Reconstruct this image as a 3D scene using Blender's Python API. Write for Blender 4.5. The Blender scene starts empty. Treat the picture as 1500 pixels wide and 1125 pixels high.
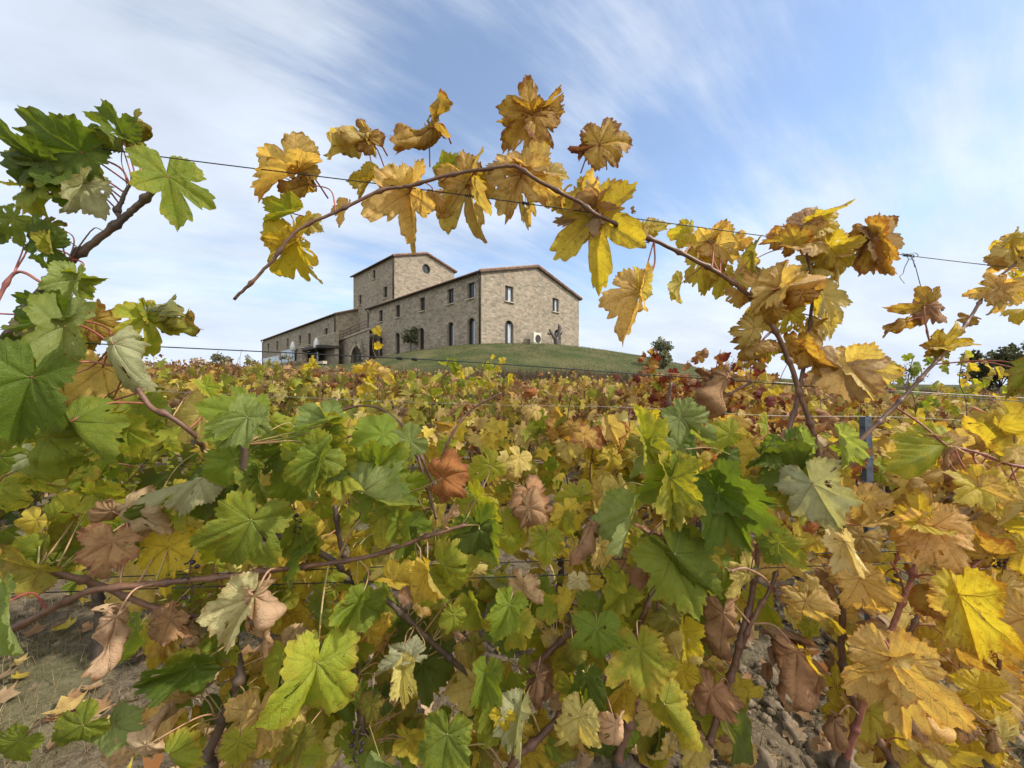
import bpy, math, random
import numpy as np
from mathutils import Vector, Matrix, noise as mnoise
from mathutils.geometry import tessellate_polygon

scene = bpy.context.scene
COL = scene.collection
rng = random.Random(7)
R = math.radians
CAMZ = 1.45
F = 543.0            # focal length of the wide lens in photo pixels (photo 1500 x 1125)

# ------------------------------------------------------------------ object helpers
def tag(o, label=None, cat=None, group=None, kind=None):
    if label: o['label'] = label
    if cat: o['category'] = cat
    if group: o['group'] = group
    if kind: o['kind'] = kind
    return o

def empty(name, loc, label=None, cat=None, group=None, rz=0.0):
    o = bpy.data.objects.new(name, None); COL.objects.link(o)
    o.empty_display_size = 0.05
    o.location = loc; o.rotation_euler = (0, 0, rz)
    return tag(o, label, cat, group)

def make_mesh(name, verts, faces, mats, smooth=True, attrs=None, uv=None, midx=None):
    me = bpy.data.meshes.new(name)
    me.from_pydata([tuple(v) for v in verts], [], faces)
    for m in (mats if isinstance(mats, (list, tuple)) else [mats]):
        me.materials.append(m)
    if attrs:
        for k, arr in attrs.items():
            a = me.attributes.new(k, 'FLOAT_COLOR', 'POINT')
            a.data.foreach_set('color', np.asarray(arr, dtype=np.float32).ravel())
    if uv is not None:
        a = me.attributes.new('flat', 'FLOAT2', 'POINT')
        a.data.foreach_set('vector', np.asarray(uv, dtype=np.float32).ravel())
    if midx is not None:
        me.polygons.foreach_set('material_index', np.asarray(midx, dtype=np.int32))
    me.polygons.foreach_set('use_smooth', [smooth] * len(me.polygons))
    me.update()
    return me

def obj(name, me, parent=None, loc=(0, 0, 0)):
    o = bpy.data.objects.new(name, me); COL.objects.link(o)
    o.location = loc
    if parent is not None: o.parent = parent
    return o

class MB:
    """collects pieces of one mesh"""
    def __init__(s): s.v = []; s.f = []; s.mi = []
    def add(s, verts, faces, mi=0):
        n = len(s.v); s.v.extend([tuple(v) for v in verts])
        s.f.extend([tuple(i + n for i in f) for f in faces]); s.mi.extend([mi] * len(faces))
    def box(s, c, size, ax=(1, 0, 0), ay=(0, 1, 0), az=(0, 0, 1), mi=0):
        c = Vector(c); ax = Vector(ax) * size[0] / 2; ay = Vector(ay) * size[1] / 2; az = Vector(az) * size[2] / 2
        vs = [c + ax * i + ay * j + az * k for i in (-1, 1) for j in (-1, 1) for k in (-1, 1)]
        s.add(vs, [(0, 1, 3, 2), (4, 6, 7, 5), (0, 4, 5, 1), (2, 3, 7, 6), (0, 2, 6, 4), (1, 5, 7, 3)], mi)
    def tube(s, pts, rad, n=8, cap=True, mi=0):
        pts = [Vector(p) for p in pts]
        if not hasattr(rad, '__len__'): rad = [rad] * len(pts)
        up = None; rings = []
        for i, p in enumerate(pts):
            d = (pts[min(i + 1, len(pts) - 1)] - pts[max(i - 1, 0)])
            if d.length < 1e-9: d = Vector((0, 0, 1))
            d.normalize()
            if up is None:
                up = d.orthogonal().normalized()
            up = (up - d * up.dot(d))
            if up.length < 1e-6: up = d.orthogonal()
            up.normalize(); w = d.cross(up)
            rings.append([p + (up * math.cos(2 * math.pi * k / n) + w * math.sin(2 * math.pi * k / n)) * rad[i] for k in range(n)])
        vs = [v for r_ in rings for v in r_]; fs = []
        for i in range(len(pts) - 1):
            for k in range(n):
                a = i * n + k; b = i * n + (k + 1) % n
                fs.append((a, b, b + n, a + n))
        if cap:
            fs.append(tuple(range(n - 1, -1, -1))); m = (len(pts) - 1) * n
            fs.append(tuple(range(m, m + n)))
        s.add(vs, fs, mi)
    def build(s, name, mats, parent=None, loc=(0, 0, 0), smooth=False):
        off = Vector(loc)
        vs = [Vector(v) - off for v in s.v] if loc != (0, 0, 0) else s.v
        me = make_mesh(name, vs, s.f, mats, smooth, midx=s.mi)
        return obj(name, me, parent, loc)

def spline(pts, n=6):
    """Catmull-Rom through points"""
    P = [Vector(p) for p in pts]
    if len(P) < 3: 
        return [P[0].lerp(P[-1], i / n) for i in range(n + 1)]
    P = [P[0] * 2 - P[1]] + P + [P[-1] * 2 - P[-2]]
    out = []
    for i in range(1, len(P) - 2):
        a, b, c, d = P[i - 1:i + 3]
        for k in range(n):
            t = k / n
            out.append(0.5 * ((2 * b) + (c - a) * t + (2 * a - 5 * b + 4 * c - d) * t * t + (3 * b - a - 3 * c + d) * t ** 3))
    out.append(P[-2])
    return out

# ------------------------------------------------------------------ node helper
class NT:
    def __init__(s, mat):
        s.t = mat.node_tree; s.n = s.t.nodes; s.l = s.t.links
    def node(s, typ, **kw):
        nd = s.n.new(typ)
        for k, v in kw.items(): setattr(nd, k, v)
        return nd
    def put(s, sock, v):
        if hasattr(v, 'is_output') or isinstance(v, bpy.types.NodeSocket): s.l.new(v, sock)
        elif v is not None:
            try: sock.default_value = v
            except Exception:
                sock.default_value = (*v, 1.0)
    def m(s, op, a, b=None, c=None, clamp=False):
        nd = s.node('ShaderNodeMath', operation=op, use_clamp=clamp)
        s.put(nd.inputs[0], a)
        if b is not None: s.put(nd.inputs[1], b)
        if c is not None: s.put(nd.inputs[2], c)
        return nd.outputs[0]
    def mix(s, f, a, b, bt='MIX'):
        nd = s.node('ShaderNodeMix', data_type='RGBA', blend_type=bt)
        s.put(nd.inputs[0], f); s.put(nd.inputs[6], a); s.put(nd.inputs[7], b)
        return nd.outputs[2]
    def ss(s, x, lo, hi):
        nd = s.node('ShaderNodeMapRange', interpolation_type='SMOOTHSTEP')
        s.put(nd.inputs[0], x); nd.inputs[1].default_value = lo; nd.inputs[2].default_value = hi
        return nd.outputs[0]
    def noise(s, vec, scale, detail=3.0, rough=0.55, out=0):
        nd = s.node('ShaderNodeTexNoise')
        if vec is not None: s.l.new(vec, nd.inputs['Vector'])
        nd.inputs['Scale'].default_value = scale; nd.inputs['Detail'].default_value = detail
        nd.inputs['Roughness'].default_value = rough
        return nd.outputs[out]
    def attr(s, name):
        return s.node('ShaderNodeAttribute', attribute_name=name)
    def xyz(s, x, y, z):
        nd = s.node('ShaderNodeCombineXYZ')
        for i, v in enumerate((x, y, z)): s.put(nd.inputs[i], v)
        return nd.outputs[0]
    def sep(s, v):
        nd = s.node('ShaderNodeSeparateXYZ'); s.l.new(v, nd.inputs[0]); return nd.outputs
    def bump(s, h, strength=0.3, dist=0.01):
        nd = s.node('ShaderNodeBump'); s.l.new(h, nd.inputs['Height'])
        nd.inputs['Strength'].default_value = strength; nd.inputs['Distance'].default_value = dist
        return nd.outputs[0]

def new_mat(name):
    m = bpy.data.materials.new(name); m.use_nodes = True
    nt = NT(m); bsdf = nt.n['Principled BSDF']; out = nt.n['Material Output']
    return m, nt, bsdf, out

def rgb(c): return (c[0], c[1], c[2], 1.0)

def simple_mat(name, col, rough=0.6, var=0.25, scale=20.0, metal=0.0, bump=0.2, spec=0.4, bdist=0.004):
    m, nt, b, out = new_mat(name)
    tc = nt.node('ShaderNodeTexCoord').outputs['Object']
    n1 = nt.noise(tc, scale, 5)
    f = nt.ss(n1, 0.3, 0.7)
    c = nt.mix(f, rgb([x * (1 - var) for x in col]), rgb([min(1, x * (1 + var)) for x in col]))
    nt.l.new(c, b.inputs['Base Color'])
    b.inputs['Roughness'].default_value = rough; b.inputs['Metallic'].default_value = metal
    b.inputs['Specular IOR Level'].default_value = spec
    if bump: nt.l.new(nt.bump(n1, bump, bdist), b.inputs['Normal'])
    return m

# ------------------------------------------------------------------ materials
def leaf_material():
    m, nt, b, out = new_mat('vine_leaf')
    uv = nt.attr('flat').outputs['Vector']
    u, v, _ = nt.sep(uv)
    col = nt.attr('col').outputs; col2 = nt.attr('col2').outputs; vc = nt.attr('vcol').outputs
    par = nt.attr('par').outputs
    pr, pg, pb = nt.sep(par['Vector'])       # seed, edge, spots
    dry = par['Alpha']
    au = nt.m('ABSOLUTE', u)
    r = nt.m('SQRT', nt.m('ADD', nt.m('MULTIPLY', u, u), nt.m('MULTIPLY', v, v)))
    nz = nt.noise(nt.xyz(u, v, nt.m('MULTIPLY', pr, 40.0)), 3.0, 4)
    phi = nt.m('ADD', nt.m('ARCTAN2', au, v), nt.m('MULTIPLY', nt.m('SUBTRACT', nz, 0.5), 0.16))
    a = nt.m('ADD', nt.m('MULTIPLY', nt.m('GREATER_THAN', phi, 0.44), 0.89), nt.m('MULTIPLY', nt.m('GREATER_THAN', phi, 1.37), 0.98))
    d = nt.m('SUBTRACT', phi, a)
    s_ = nt.m('MULTIPLY', r, nt.m('COSINE', d))
    p = nt.m('ABSOLUTE', nt.m('MULTIPLY', r, nt.m('SINE', d)))
    wid = nt.m('MAXIMUM', nt.m('MULTIPLY', nt.m('SUBTRACT', 1.15, s_), 0.016), 0.003)
    main = nt.m('SUBTRACT', 1.0, nt.m('DIVIDE', p, wid), clamp=True)
    fr = nt.m('FRACT', nt.m('MULTIPLY', nt.m('SUBTRACT', s_, nt.m('MULTIPLY', p, 0.85)), 6.5))
    secd = nt.m('ABSOLUTE', nt.m('SUBTRACT', fr, 0.5))
    sec = nt.m('SUBTRACT', 1.0, nt.m('DIVIDE', secd, 0.055), clamp=True)
    vor = nt.node('ShaderNodeTexVoronoi', feature='DISTANCE_TO_EDGE')
    nt.l.new(nt.xyz(u, v, pr), vor.inputs['Vector']); vor.inputs['Scale'].default_value = 22.0
    ter = nt.m('SUBTRACT', 1.0, nt.m('MULTIPLY', vor.outputs['Distance'], 9.0), clamp=True)
    vein = nt.m('MAXIMUM', nt.m('MAXIMUM', main, nt.m('MULTIPLY', sec, 0.55)), nt.m('MULTIPLY', ter, 0.22))
    # pigment: second colour creeps in from the margin and between the veins
    n2 = nt.noise(nt.xyz(u, v, nt.m('MULTIPLY', pr, 77.0)), 5.0, 5, 0.65)
    e = nt.m('ADD', pg, nt.m('MULTIPLY', nt.m('SUBTRACT', n2, 0.5), 1.5))
    e = nt.m('SUBTRACT', e, nt.m('MULTIPLY', vein, 0.18))
    e = nt.m('ADD', e, col2['Alpha'])
    f2 = nt.ss(e, 0.72, 1.05)
    base = nt.mix(f2, col['Color'], col2['Color'])
    base = nt.mix(nt.m('MULTIPLY', vein, 0.6), base, vc['Color'])
    n5 = nt.noise(nt.xyz(u, v, nt.m('MULTIPLY', pr, 51.0)), 4.0, 6, 0.7)
    base = nt.mix(nt.m('MULTIPLY', nt.ss(n5, 0.46, 0.64), 0.45), base, col2['Color'])
    rim = nt.ss(nt.m('ADD', pg, nt.m('MULTIPLY', nt.m('SUBTRACT', n5, 0.5), 0.9)), 0.97, 1.10)
    base = nt.mix(nt.m('MULTIPLY', rim, nt.m('MULTIPLY', pb, 1.3), clamp=True), base, (0.17, 0.075, 0.03, 1))
    n3 = nt.noise(nt.xyz(u, v, nt.m('MULTIPLY', pr, 13.0)), 13.0, 3, 0.6)
    spots = nt.m('MULTIPLY', nt.ss(n3, 0.60, 0.68), pb)
    base = nt.mix(nt.m('MULTIPLY', spots, 0.8), base, (0.11, 0.042, 0.014, 1))
    n4 = nt.noise(nt.xyz(u, v, nt.m('MULTIPLY', pr, 29.0)), 2.2, 3)
    val = nt.m('ADD', 0.72, nt.m('MULTIPLY', n4, 0.56))
    base = nt.mix(1.0, base, nt.xyz(val, val, val), 'MULTIPLY')
    geo = nt.node('ShaderNodeNewGeometry')
    pale = nt.mix(0.32, base, (0.36, 0.36, 0.20, 1))
    base2 = nt.mix(nt.m('MULTIPLY', geo.outputs['Backfacing'], nt.m('SUBTRACT', 1.0, nt.m('MULTIPLY', dry, 0.6))), base, pale)
    nt.l.new(base2, b.inputs['Base Color'])
    rough = nt.m('ADD', 0.5, nt.m('MULTIPLY', dry, 0.3))
    nt.l.new(rough, b.inputs['Roughness'])
    b.inputs['Specular IOR Level'].default_value = 0.24
    h = nt.m('ADD', nt.m('MULTIPLY', vein, -0.8), nt.m('MULTIPLY', n2, 1.0))
    nrm = nt.bump(h, 0.6, 0.004)
    nt.l.new(nrm, b.inputs['Normal'])
    tr = nt.node('ShaderNodeBsdfTranslucent')
    tcol = nt.mix(1.0, base, nt.mix(dry, (1.45, 1.38, 0.6, 1), (1.3, 1.15, 0.8, 1)), 'MULTIPLY')
    nt.l.new(tcol, tr.inputs['Color']); nt.l.new(nrm, tr.inputs['Normal'])
    mx = nt.node('ShaderNodeMixShader')
    nt.l.new(nt.m('SUBTRACT', 0.52, nt.m('MULTIPLY', dry, 0.22)), mx.inputs[0])
    nt.l.new(b.outputs[0], mx.inputs[1]); nt.l.new(tr.outputs[0], mx.inputs[2])
    nt.l.new(mx.outputs[0], out.inputs['Surface'])
    return m

def foliage_material():
    """small leaves seen from some metres: colour comes with each leaf"""
    m, nt, b, out = new_mat('foliage')
    col = nt.attr('col').outputs['Color']
    tc = nt.node('ShaderNodeTexCoord').outputs['Object']
    n1 = nt.noise(tc, 24.0, 4)
    c = nt.mix(nt.ss(n1, 0.35, 0.7), col, nt.mix(0.5, col, (0.15, 0.07, 0.02, 1)))
    oi = nt.node('ShaderNodeObjectInfo')
    val = nt.m('ADD', 0.85, nt.m('MULTIPLY', oi.outputs['Random'], 0.3))
    c = nt.mix(1.0, c, nt.xyz(val, val, val), 'MULTIPLY')
    nt.l.new(c, b.inputs['Base Color']); b.inputs['Roughness'].default_value = 0.6
    b.inputs['Specular IOR Level'].default_value = 0.25
    tr = nt.node('ShaderNodeBsdfTranslucent'); nt.l.new(c, tr.inputs['Color'])
    mx = nt.node('ShaderNodeMixShader'); mx.inputs[0].default_value = 0.35
    nt.l.new(b.outputs[0], mx.inputs[1]); nt.l.new(tr.outputs[0], mx.inputs[2])
    nt.l.new(mx.outputs[0], out.inputs['Surface'])
    return m

def cane_material(name, c1, c2):
    m, nt, b, out = new_mat(name)
    tc = nt.node('ShaderNodeTexCoord').outputs['Object']
    n1 = nt.noise(tc, 18.0, 4); n2 = nt.noise(tc, 140.0, 3)
    c = nt.mix(nt.ss(n1, 0.35, 0.68), rgb(c1), rgb(c2))
    c = nt.mix(nt.m('MULTIPLY', nt.ss(n2, 0.5, 0.75), 0.5), c, rgb([x * 0.4 for x in c1]))
    nt.l.new(c, b.inputs['Base Color']); b.inputs['Roughness'].default_value = 0.55
    nt.l.new(nt.bump(n2, 0.4, 0.0015), b.inputs['Normal'])
    return m

M = {}
M['leaf'] = leaf_material()
M['foliage'] = foliage_material()
M['cane'] = cane_material('cane_bark', (0.085, 0.040, 0.025), (0.17, 0.085, 0.048))
M['oldcane'] = cane_material('dark_cane_bark', (0.05, 0.032, 0.024), (0.11, 0.07, 0.045))
M['shoot'] = cane_material('red_shoot', (0.17, 0.05, 0.04), (0.30, 0.12, 0.07))
M['petiole_red'] = cane_material('red_petiole', (0.26, 0.055, 0.05), (0.33, 0.12, 0.07))
M['petiole_green'] = cane_material('green_petiole', (0.25, 0.23, 0.06), (0.33, 0.16, 0.09))
M['petiole_tan'] = cane_material('tan_petiole', (0.30, 0.17, 0.09), (0.36, 0.2, 0.13))
M['bark'] = cane_material('trunk_bark', (0.03, 0.022, 0.016), (0.085, 0.06, 0.042))
M['wire'] = simple_mat('wire_steel', (0.035, 0.036, 0.042), 0.5, 0.4, 200, metal=0.6, bump=0.1)
M['wirelight'] = simple_mat('wire_zinc', (0.28, 0.26, 0.23), 0.45, 0.3, 200, metal=0.7, bump=0.1)
M['stake'] = simple_mat('stake_steel', (0.075, 0.09, 0.115), 0.55, 0.35, 30, metal=0.3, bump=0.15)
# ------------------------------------------------------------------ sun and sky
SUN_AZ = (0.86, -0.10)       # horizontal direction towards the sun (x right, y away)
SUN_EL = R(43)
hl = math.hypot(*SUN_AZ)
sun_dir = Vector((SUN_AZ[0] / hl * math.cos(SUN_EL), SUN_AZ[1] / hl * math.cos(SUN_EL), math.sin(SUN_EL)))
sd = bpy.data.lights.new('sun', 'SUN'); sd.energy = 4.0; sd.angle = R(2.0); sd.color = (1.0, 0.94, 0.84)
so = bpy.data.objects.new('sun', sd); COL.objects.link(so)
so.rotation_euler = sun_dir.to_track_quat('Z', 'Y').to_euler(); so.location = (0, 0, 50)

w = bpy.data.worlds.new('World'); scene.world = w; w.use_nodes = True
nt = NT(w); bg = nt.n['Background']
sky = nt.node('ShaderNodeTexSky', sky_type='NISHITA'); sky.sun_disc = False
sky.sun_elevation = SUN_EL
sky.sun_rotation = math.atan2(sun_dir.x, sun_dir.y)
sky.altitude = 300; sky.air_density = 1.0; sky.dust_density = 0.35; sky.ozone_density = 2.0
tc = nt.node('ShaderNodeTexCoord').outputs['Generated']
x, y, z = nt.sep(tc)
zz = nt.m('ADD', nt.m('MAXIMUM', z, 0.0), 0.28)
# clouds lie on a flat layer, streaked from lower left to upper right
px = nt.m('DIVIDE', x, zz); py = nt.m('DIVIDE', y, zz)
cv = nt.xyz(nt.m('ADD', nt.m('MULTIPLY', px, 0.8), nt.m('MULTIPLY', py, 0.25)), nt.m('SUBTRACT', nt.m('MULTIPLY', py, 1.3), nt.m('MULTIPLY', px, 0.35)), 3.7)
n1 = nt.noise(cv, 1.1, 7, 0.56)
n2 = nt.noise(cv, 3.2, 5, 0.55)
sv = nt.xyz(nt.m('ADD', nt.m('MULTIPLY', px, 0.7), nt.m('MULTIPLY', py, 0.55)), nt.m('SUBTRACT', nt.m('MULTIPLY', py, 3.6), nt.m('MULTIPLY', px, 2.6)), 1.3)
n3 = nt.noise(sv, 1.6, 7, 0.62)
dens = nt.m('ADD', nt.m('MULTIPLY', n1, 0.75), nt.m('MULTIPLY', n2, 0.2))
dens = nt.m('ADD', dens, nt.m('MULTIPLY', nt.m('SUBTRACT', n3, 0.42), 0.80))
def blob(px_, py_, width, amt):
    d = Vector(((px_ - 750) / F, 1.0, (562 - py_) / F)).normalized()
    dp = nt.node('ShaderNodeVectorMath', operation='DOT_PRODUCT')
    nrmz = nt.node('ShaderNodeVectorMath', operation='NORMALIZE'); nt.l.new(tc, nrmz.inputs[0])
    nt.l.new(nrmz.outputs[0], dp.inputs[0]); dp.inputs[1].default_value = d
    f = nt.ss(dp.outputs['Value'], math.cos(width), 1.0)
    return nt.m('MULTIPLY', f, amt)
for bl in [(640, 110, 0.30, -0.22), (1050, 130, 0.40, -0.13), (1330, 150, 0.35, -0.02), (930, 330, 0.30, -0.22), (1180, 270, 0.3, -0.04), (760, 10, 0.25, -0.06),
           (300, 120, 0.45, 0.12), (100, 330, 0.5, 0.10), (1000, 480, 0.35, 0.12), (930, 40, 0.12, 0.07), (1420, 330, 0.3, 0.10), (1100, 440, 0.3, 0.12), (30, 30, 0.25, -0.08)]:
    dens = nt.m('ADD', dens, blob(*bl))
cover = nt.ss(dens, 0.26, 0.76)
low = nt.ss(z, 0.30, 0.0)
cover = nt.m('ADD', 0.16, nt.m('MULTIPLY', cover, 0.80))
cover = nt.m('MAXIMUM', cover, nt.m('MULTIPLY', low, 0.9))
n4 = nt.noise(cv, 2.1, 6, 0.6)
shade = nt.m('ADD', 0.56, nt.m('ADD', nt.m('MULTIPLY', n2, 0.30), nt.m('MULTIPLY', n4, 0.52)))
white = nt.mix(1.0, (5.35, 5.85, 6.6, 1), nt.xyz(shade, shade, shade), 'MULTIPLY')
skyc = nt.mix(1.0, nt.mix(1.0, sky.outputs['Color'], (1.40, 1.42, 1.42, 1), 'MULTIPLY'), (4.3, 5.2, 6.6, 1), 'DARKEN')
c = nt.mix(nt.m('MULTIPLY', cover, 0.9), skyc, white)
# bright unseen cloud added overhead and behind the camera to brighten the foreground
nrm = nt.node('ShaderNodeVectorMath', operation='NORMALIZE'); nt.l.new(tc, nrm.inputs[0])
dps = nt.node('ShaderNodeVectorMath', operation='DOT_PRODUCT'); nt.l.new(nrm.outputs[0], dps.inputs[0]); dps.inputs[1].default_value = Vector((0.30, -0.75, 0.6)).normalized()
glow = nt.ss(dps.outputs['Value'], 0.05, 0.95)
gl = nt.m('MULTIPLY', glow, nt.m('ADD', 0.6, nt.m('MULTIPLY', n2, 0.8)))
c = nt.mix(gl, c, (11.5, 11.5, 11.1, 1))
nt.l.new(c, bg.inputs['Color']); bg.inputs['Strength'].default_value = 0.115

cam_d = bpy.data.cameras.new('camera'); cam = bpy.data.objects.new('camera', cam_d); COL.objects.link(cam)
cam.location = (0, 0, CAMZ); cam.rotation_euler = (R(90), 0, 0)
cam_d.sensor_width = 36.0; cam_d.lens = 36.0 * F / 1500.0
cam_d.clip_start = 0.02; cam_d.clip_end = 3000
scene.camera = cam
scene.view_settings.view_transform = 'Standard'; scene.view_settings.look = 'None'
scene.view_settings.exposure = 0.5; scene.view_settings.gamma = 1.0
scene.render.engine = 'CYCLES'
scene.cycles.max_bounces = 6; scene.cycles.diffuse_bounces = 3; scene.cycles.glossy_bounces = 2
scene.cycles.transmission_bounces = 4; scene.cycles.transparent_max_bounces = 6
try:
    scene.cycles.use_denoising = True
except Exception: pass

# ------------------------------------------------------------------ terrain
QX = [-1.6, -.95, -.68, -.43, -.35, -.27, -.16, -.08, .06, .18, .28, .37, .46, .60, 1.0, 2.0]
QC = [6, 14, 24, 29, 39, 48, 56, 59, 60.5, 55, 47, 39, 29, 12, 0, -20]     # how steeply the ground rises in each direction from the vines
def sst(a, b, x):
    t = np.clip((x - a) / (b - a), 0, 1); return t * t * (3 - 2 * t)
def ground_z(x, y):
    x = np.asarray(x, float); y = np.asarray(y, float)
    h = -0.045 * np.clip(x, -30, 30) + 0.018 * np.clip(y, -5, 24) - 0.02 * np.clip(np.abs(x) - 30, 0, 100)
    q = x / np.maximum(y, 1.0)
    far = np.minimum(y, 34 + 30 * sst(-.22, -.45, q) if False else 34 + 30 * sst(.22, .45, -q))
    P = 1.45 + np.interp(q, QX, QC) * far / 543.0
    u = np.clip((y - 17.6) / 16.4, 0, 1)
    S = np.sin(np.pi / 2 * u) ** 0.85
    z = h * (1 - S) + P * S
    z = z - 0.04 * np.clip(y - 120, 0, 200)
    return z
def gz(x, y): return float(ground_z(x, y))
def row_y(y0, x): return y0 + 0.135 * x

def fnoise(x, y, seed=0):
    return mnoise.noise(Vector((x, y, seed)))
def build_ground():
    xs = list(np.arange(-3.2, 3.2, 0.03)); s = 0.04; v = 3.2
    pos = []
    while v < 500: pos.append(v); v += s; s *= 1.09
    xs = sorted([-p for p in pos] + xs + pos)
    ys = list(np.arange(0.6, 4.4, 0.03)); neg = []; v = 0.6; s = 0.05
    while v > -60:
        v -= s; s *= 1.25; neg.append(v)
    pos = []; v = 4.4; s = 0.04
    while v < 600: pos.append(v); v += s; s *= 1.055
    ys = sorted(neg + ys + pos)
    X, Y = np.meshgrid(xs, ys); Z = ground_z(X, Y)
    ny, nx = X.shape; verts = []; par = []
    for j in range(ny):
        for i in range(nx):
            x, y = float(X[j, i]), float(Y[j, i]); z = float(Z[j, i])
            if abs(x) < 6 and -1 < y < 8:
                z += 0.035 * fnoise(x * 2.2, y * 2.2, 1) + 0.022 * abs(fnoise(x * 7, y * 7, 2)) + 0.014 * fnoise(x * 17, y * 17, 3)
            elif y < 60: z += 0.12 * fnoise(x * .35, y * .35, 5) * min(1, max(0, (y - 8) / 20))
            verts.append((x, y, z))
            g = float(sst(20.6, 22.6, y - np.clip(.1 * x, -.4, 2.5) + 1.2 * fnoise(x * .3, y * .3, 9)))
            par.append((g, 0, 0, 1))
    faces = [(j * nx + i, j * nx + i + 1, (j + 1) * nx + i + 1, (j + 1) * nx + i) for j in range(ny - 1) for i in range(nx - 1)]
    m, nt, b, out = new_mat('vineyard_ground')
    geo = nt.node('ShaderNodeNewGeometry'); P = geo.outputs['Position']
    g = nt.sep(nt.attr('grassy').outputs['Vector'])[0]
    a = nt.noise(P, 3.0, 6, 0.6); bb = nt.noise(P, 28.0, 5, 0.6); c3 = nt.noise(P, 1.1, 4)
    soil = nt.mix(nt.ss(bb, 0.3, 0.7), (0.055, 0.042, 0.029, 1), (0.15, 0.118, 0.083, 1))
    soil = nt.mix(nt.m('MULTIPLY', nt.ss(a, 0.5, 0.62), 0.5), soil, (0.17, 0.135, 0.085, 1))
    soil = nt.mix(nt.m('MULTIPLY', nt.ss(c3, 0.5, 0.68), 0.4), soil, (0.10, 0.11, 0.04, 1))
    gn = nt.noise(P, 0.5, 5, 0.6); gf = nt.noise(P, 9.0, 5, 0.7)
    grass = nt.mix(nt.ss(gn, 0.35, 0.65), (0.048, 0.062, 0.02, 1), (0.10, 0.094, 0.04, 1))
    gp = nt.noise(P, 0.22, 4, 0.6)
    grass = nt.mix(nt.m('MULTIPLY', nt.ss(gp, 0.52, 0.66), 0.6), grass, (0.13, 0.105, 0.05, 1))
    grass = nt.mix(nt.m('MULTIPLY', nt.ss(gf, 0.4, 0.7), 0.6), grass, (0.032, 0.042, 0.014, 1))
    nt.l.new(nt.mix(g, soil, grass), b.inputs['Base Color'])
    b.inputs['Roughness'].default_value = 0.95; b.inputs['Specular IOR Level'].default_value = 0.1
    h = nt.m('ADD', bb, nt.m('MULTIPLY', nt.noise(P, 110.0, 3), 0.4))
    nt.l.new(nt.bump(h, 0.8, 0.02), b.inputs['Normal'])
    me = make_mesh('ground', verts, faces, m, True, attrs={'grassy': par})
    return tag(obj('ground', me), kind='structure')
build_ground()

# ---- loose clods, dry grass and fallen leaves on the soil (nobody could count them)
def clods():
    mb = MB(); r = random.Random(3)
    for _ in range(1900):
        if r.random() < .6:
            x = r.uniform(.4, 2.9); y = 1.0 + .5 * x * .5 + abs(r.gauss(0, .75))
        else:
            x = r.uniform(-3.2, 3.2); y = r.uniform(1.0, 4.2)
        s = min(.075, .009 * math.exp(r.gauss(.35, .62)))
        c = Vector((x, y, gz(x, y) + s * .35))
        ico = ICO2 if s > .022 else ICO1
        sc = Vector((r.uniform(.75, 1.3), r.uniform(.75, 1.3), r.uniform(.55, .9))); o = r.uniform(0, 99)
        vs = []
        for v in ico[0]:
            k = 1 + .55 * mnoise.noise(v * 1.3 + Vector((o, 0, 0))) + .3 * mnoise.noise(v * 3 + Vector((o, 5, 0))) + .16 * mnoise.noise(v * 8 + Vector((o, 5, 3)))
            vs.append(c + Vector((v.x * sc.x, v.y * sc.y, v.z * sc.z)) * s * k)
        mb.add(vs, ico[1])
    m, nt, b, out = new_mat('soil_clod')
    P = nt.node('ShaderNodeNewGeometry').outputs['Position']
    n = nt.noise(P, 6, 4); n2 = nt.noise(P, 90, 4)
    c = nt.mix(nt.ss(n, .3, .7), (.10, .075, .05, 1), (.21, .165, .115, 1))
    c = nt.mix(nt.m('MULTIPLY', nt.ss(n2, .45, .7), .5), c, (.06, .044, .03, 1))
    nt.l.new(c, b.inputs['Base Color']); b.inputs['Roughness'].default_value = .95
    b.inputs['Specular IOR Level'].default_value = .1
    nt.l.new(nt.bump(n2, .7, .006), b.inputs['Normal'])
    o = mb.build('soil_clods', m, smooth=True); tag(o, kind='stuff')
def ico(sub):
    import bmesh
    bm = bmesh.new(); bmesh.ops.create_icosphere(bm, subdivisions=sub, radius=1)
    vs = [v.co.copy() for v in bm.verts]; fs = [tuple(v.index for v in f.verts) for f in bm.faces]; bm.free()
    return vs, fs
ICO1 = ico(1); ICO2 = ico(3)
clods()

def blades(name, n, area, hmin, hmax, wid, cols, lean=.6, seed=1, dens=None, seg=3):
    r = random.Random(seed); V = []; Fc = []; C = []
    k = 0
    while k < n:
        x, y = area(r)
        if dens and r.random() > dens(x, y): continue
        k += 1
        z = gz(x, y) - .01; h = r.uniform(hmin, hmax) * r.uniform(.6, 1.1); a = r.uniform(0, 6.283); l = abs(r.gauss(0, lean))
        dx, dy = math.cos(a), math.sin(a); w_ = wid * r.uniform(.6, 1.3); t = r.uniform(0, 6.283); wx, wy = math.cos(t) * w_, math.sin(t) * w_
        c = cols[r.randrange(len(cols))]; q = r.uniform(.75, 1.25); c = (c[0] * q, c[1] * q, c[2] * q, 1)
        n0 = len(V)
        for i in range(seg + 1):
            f = i / seg; ang = l * f * 1.2
            cx = x + dx * h * f * math.sin(ang); cy = y + dy * h * f * math.sin(ang); cz = z + h * f * math.cos(ang)
            ww = (1 - f * .9)
            V.append((cx - wx * ww, cy - wy * ww, cz)); V.append((cx + wx * ww, cy + wy * ww, cz)); C += [c, c]
        for i in range(seg):
            b_ = n0 + 2 * i; Fc.append((b_, b_ + 1, b_ + 3, b_ + 2))
    me = make_mesh(name, V, Fc, M['foliage'], True, attrs={'col': C})
    return tag(obj(name, me), kind='stuff')
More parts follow.
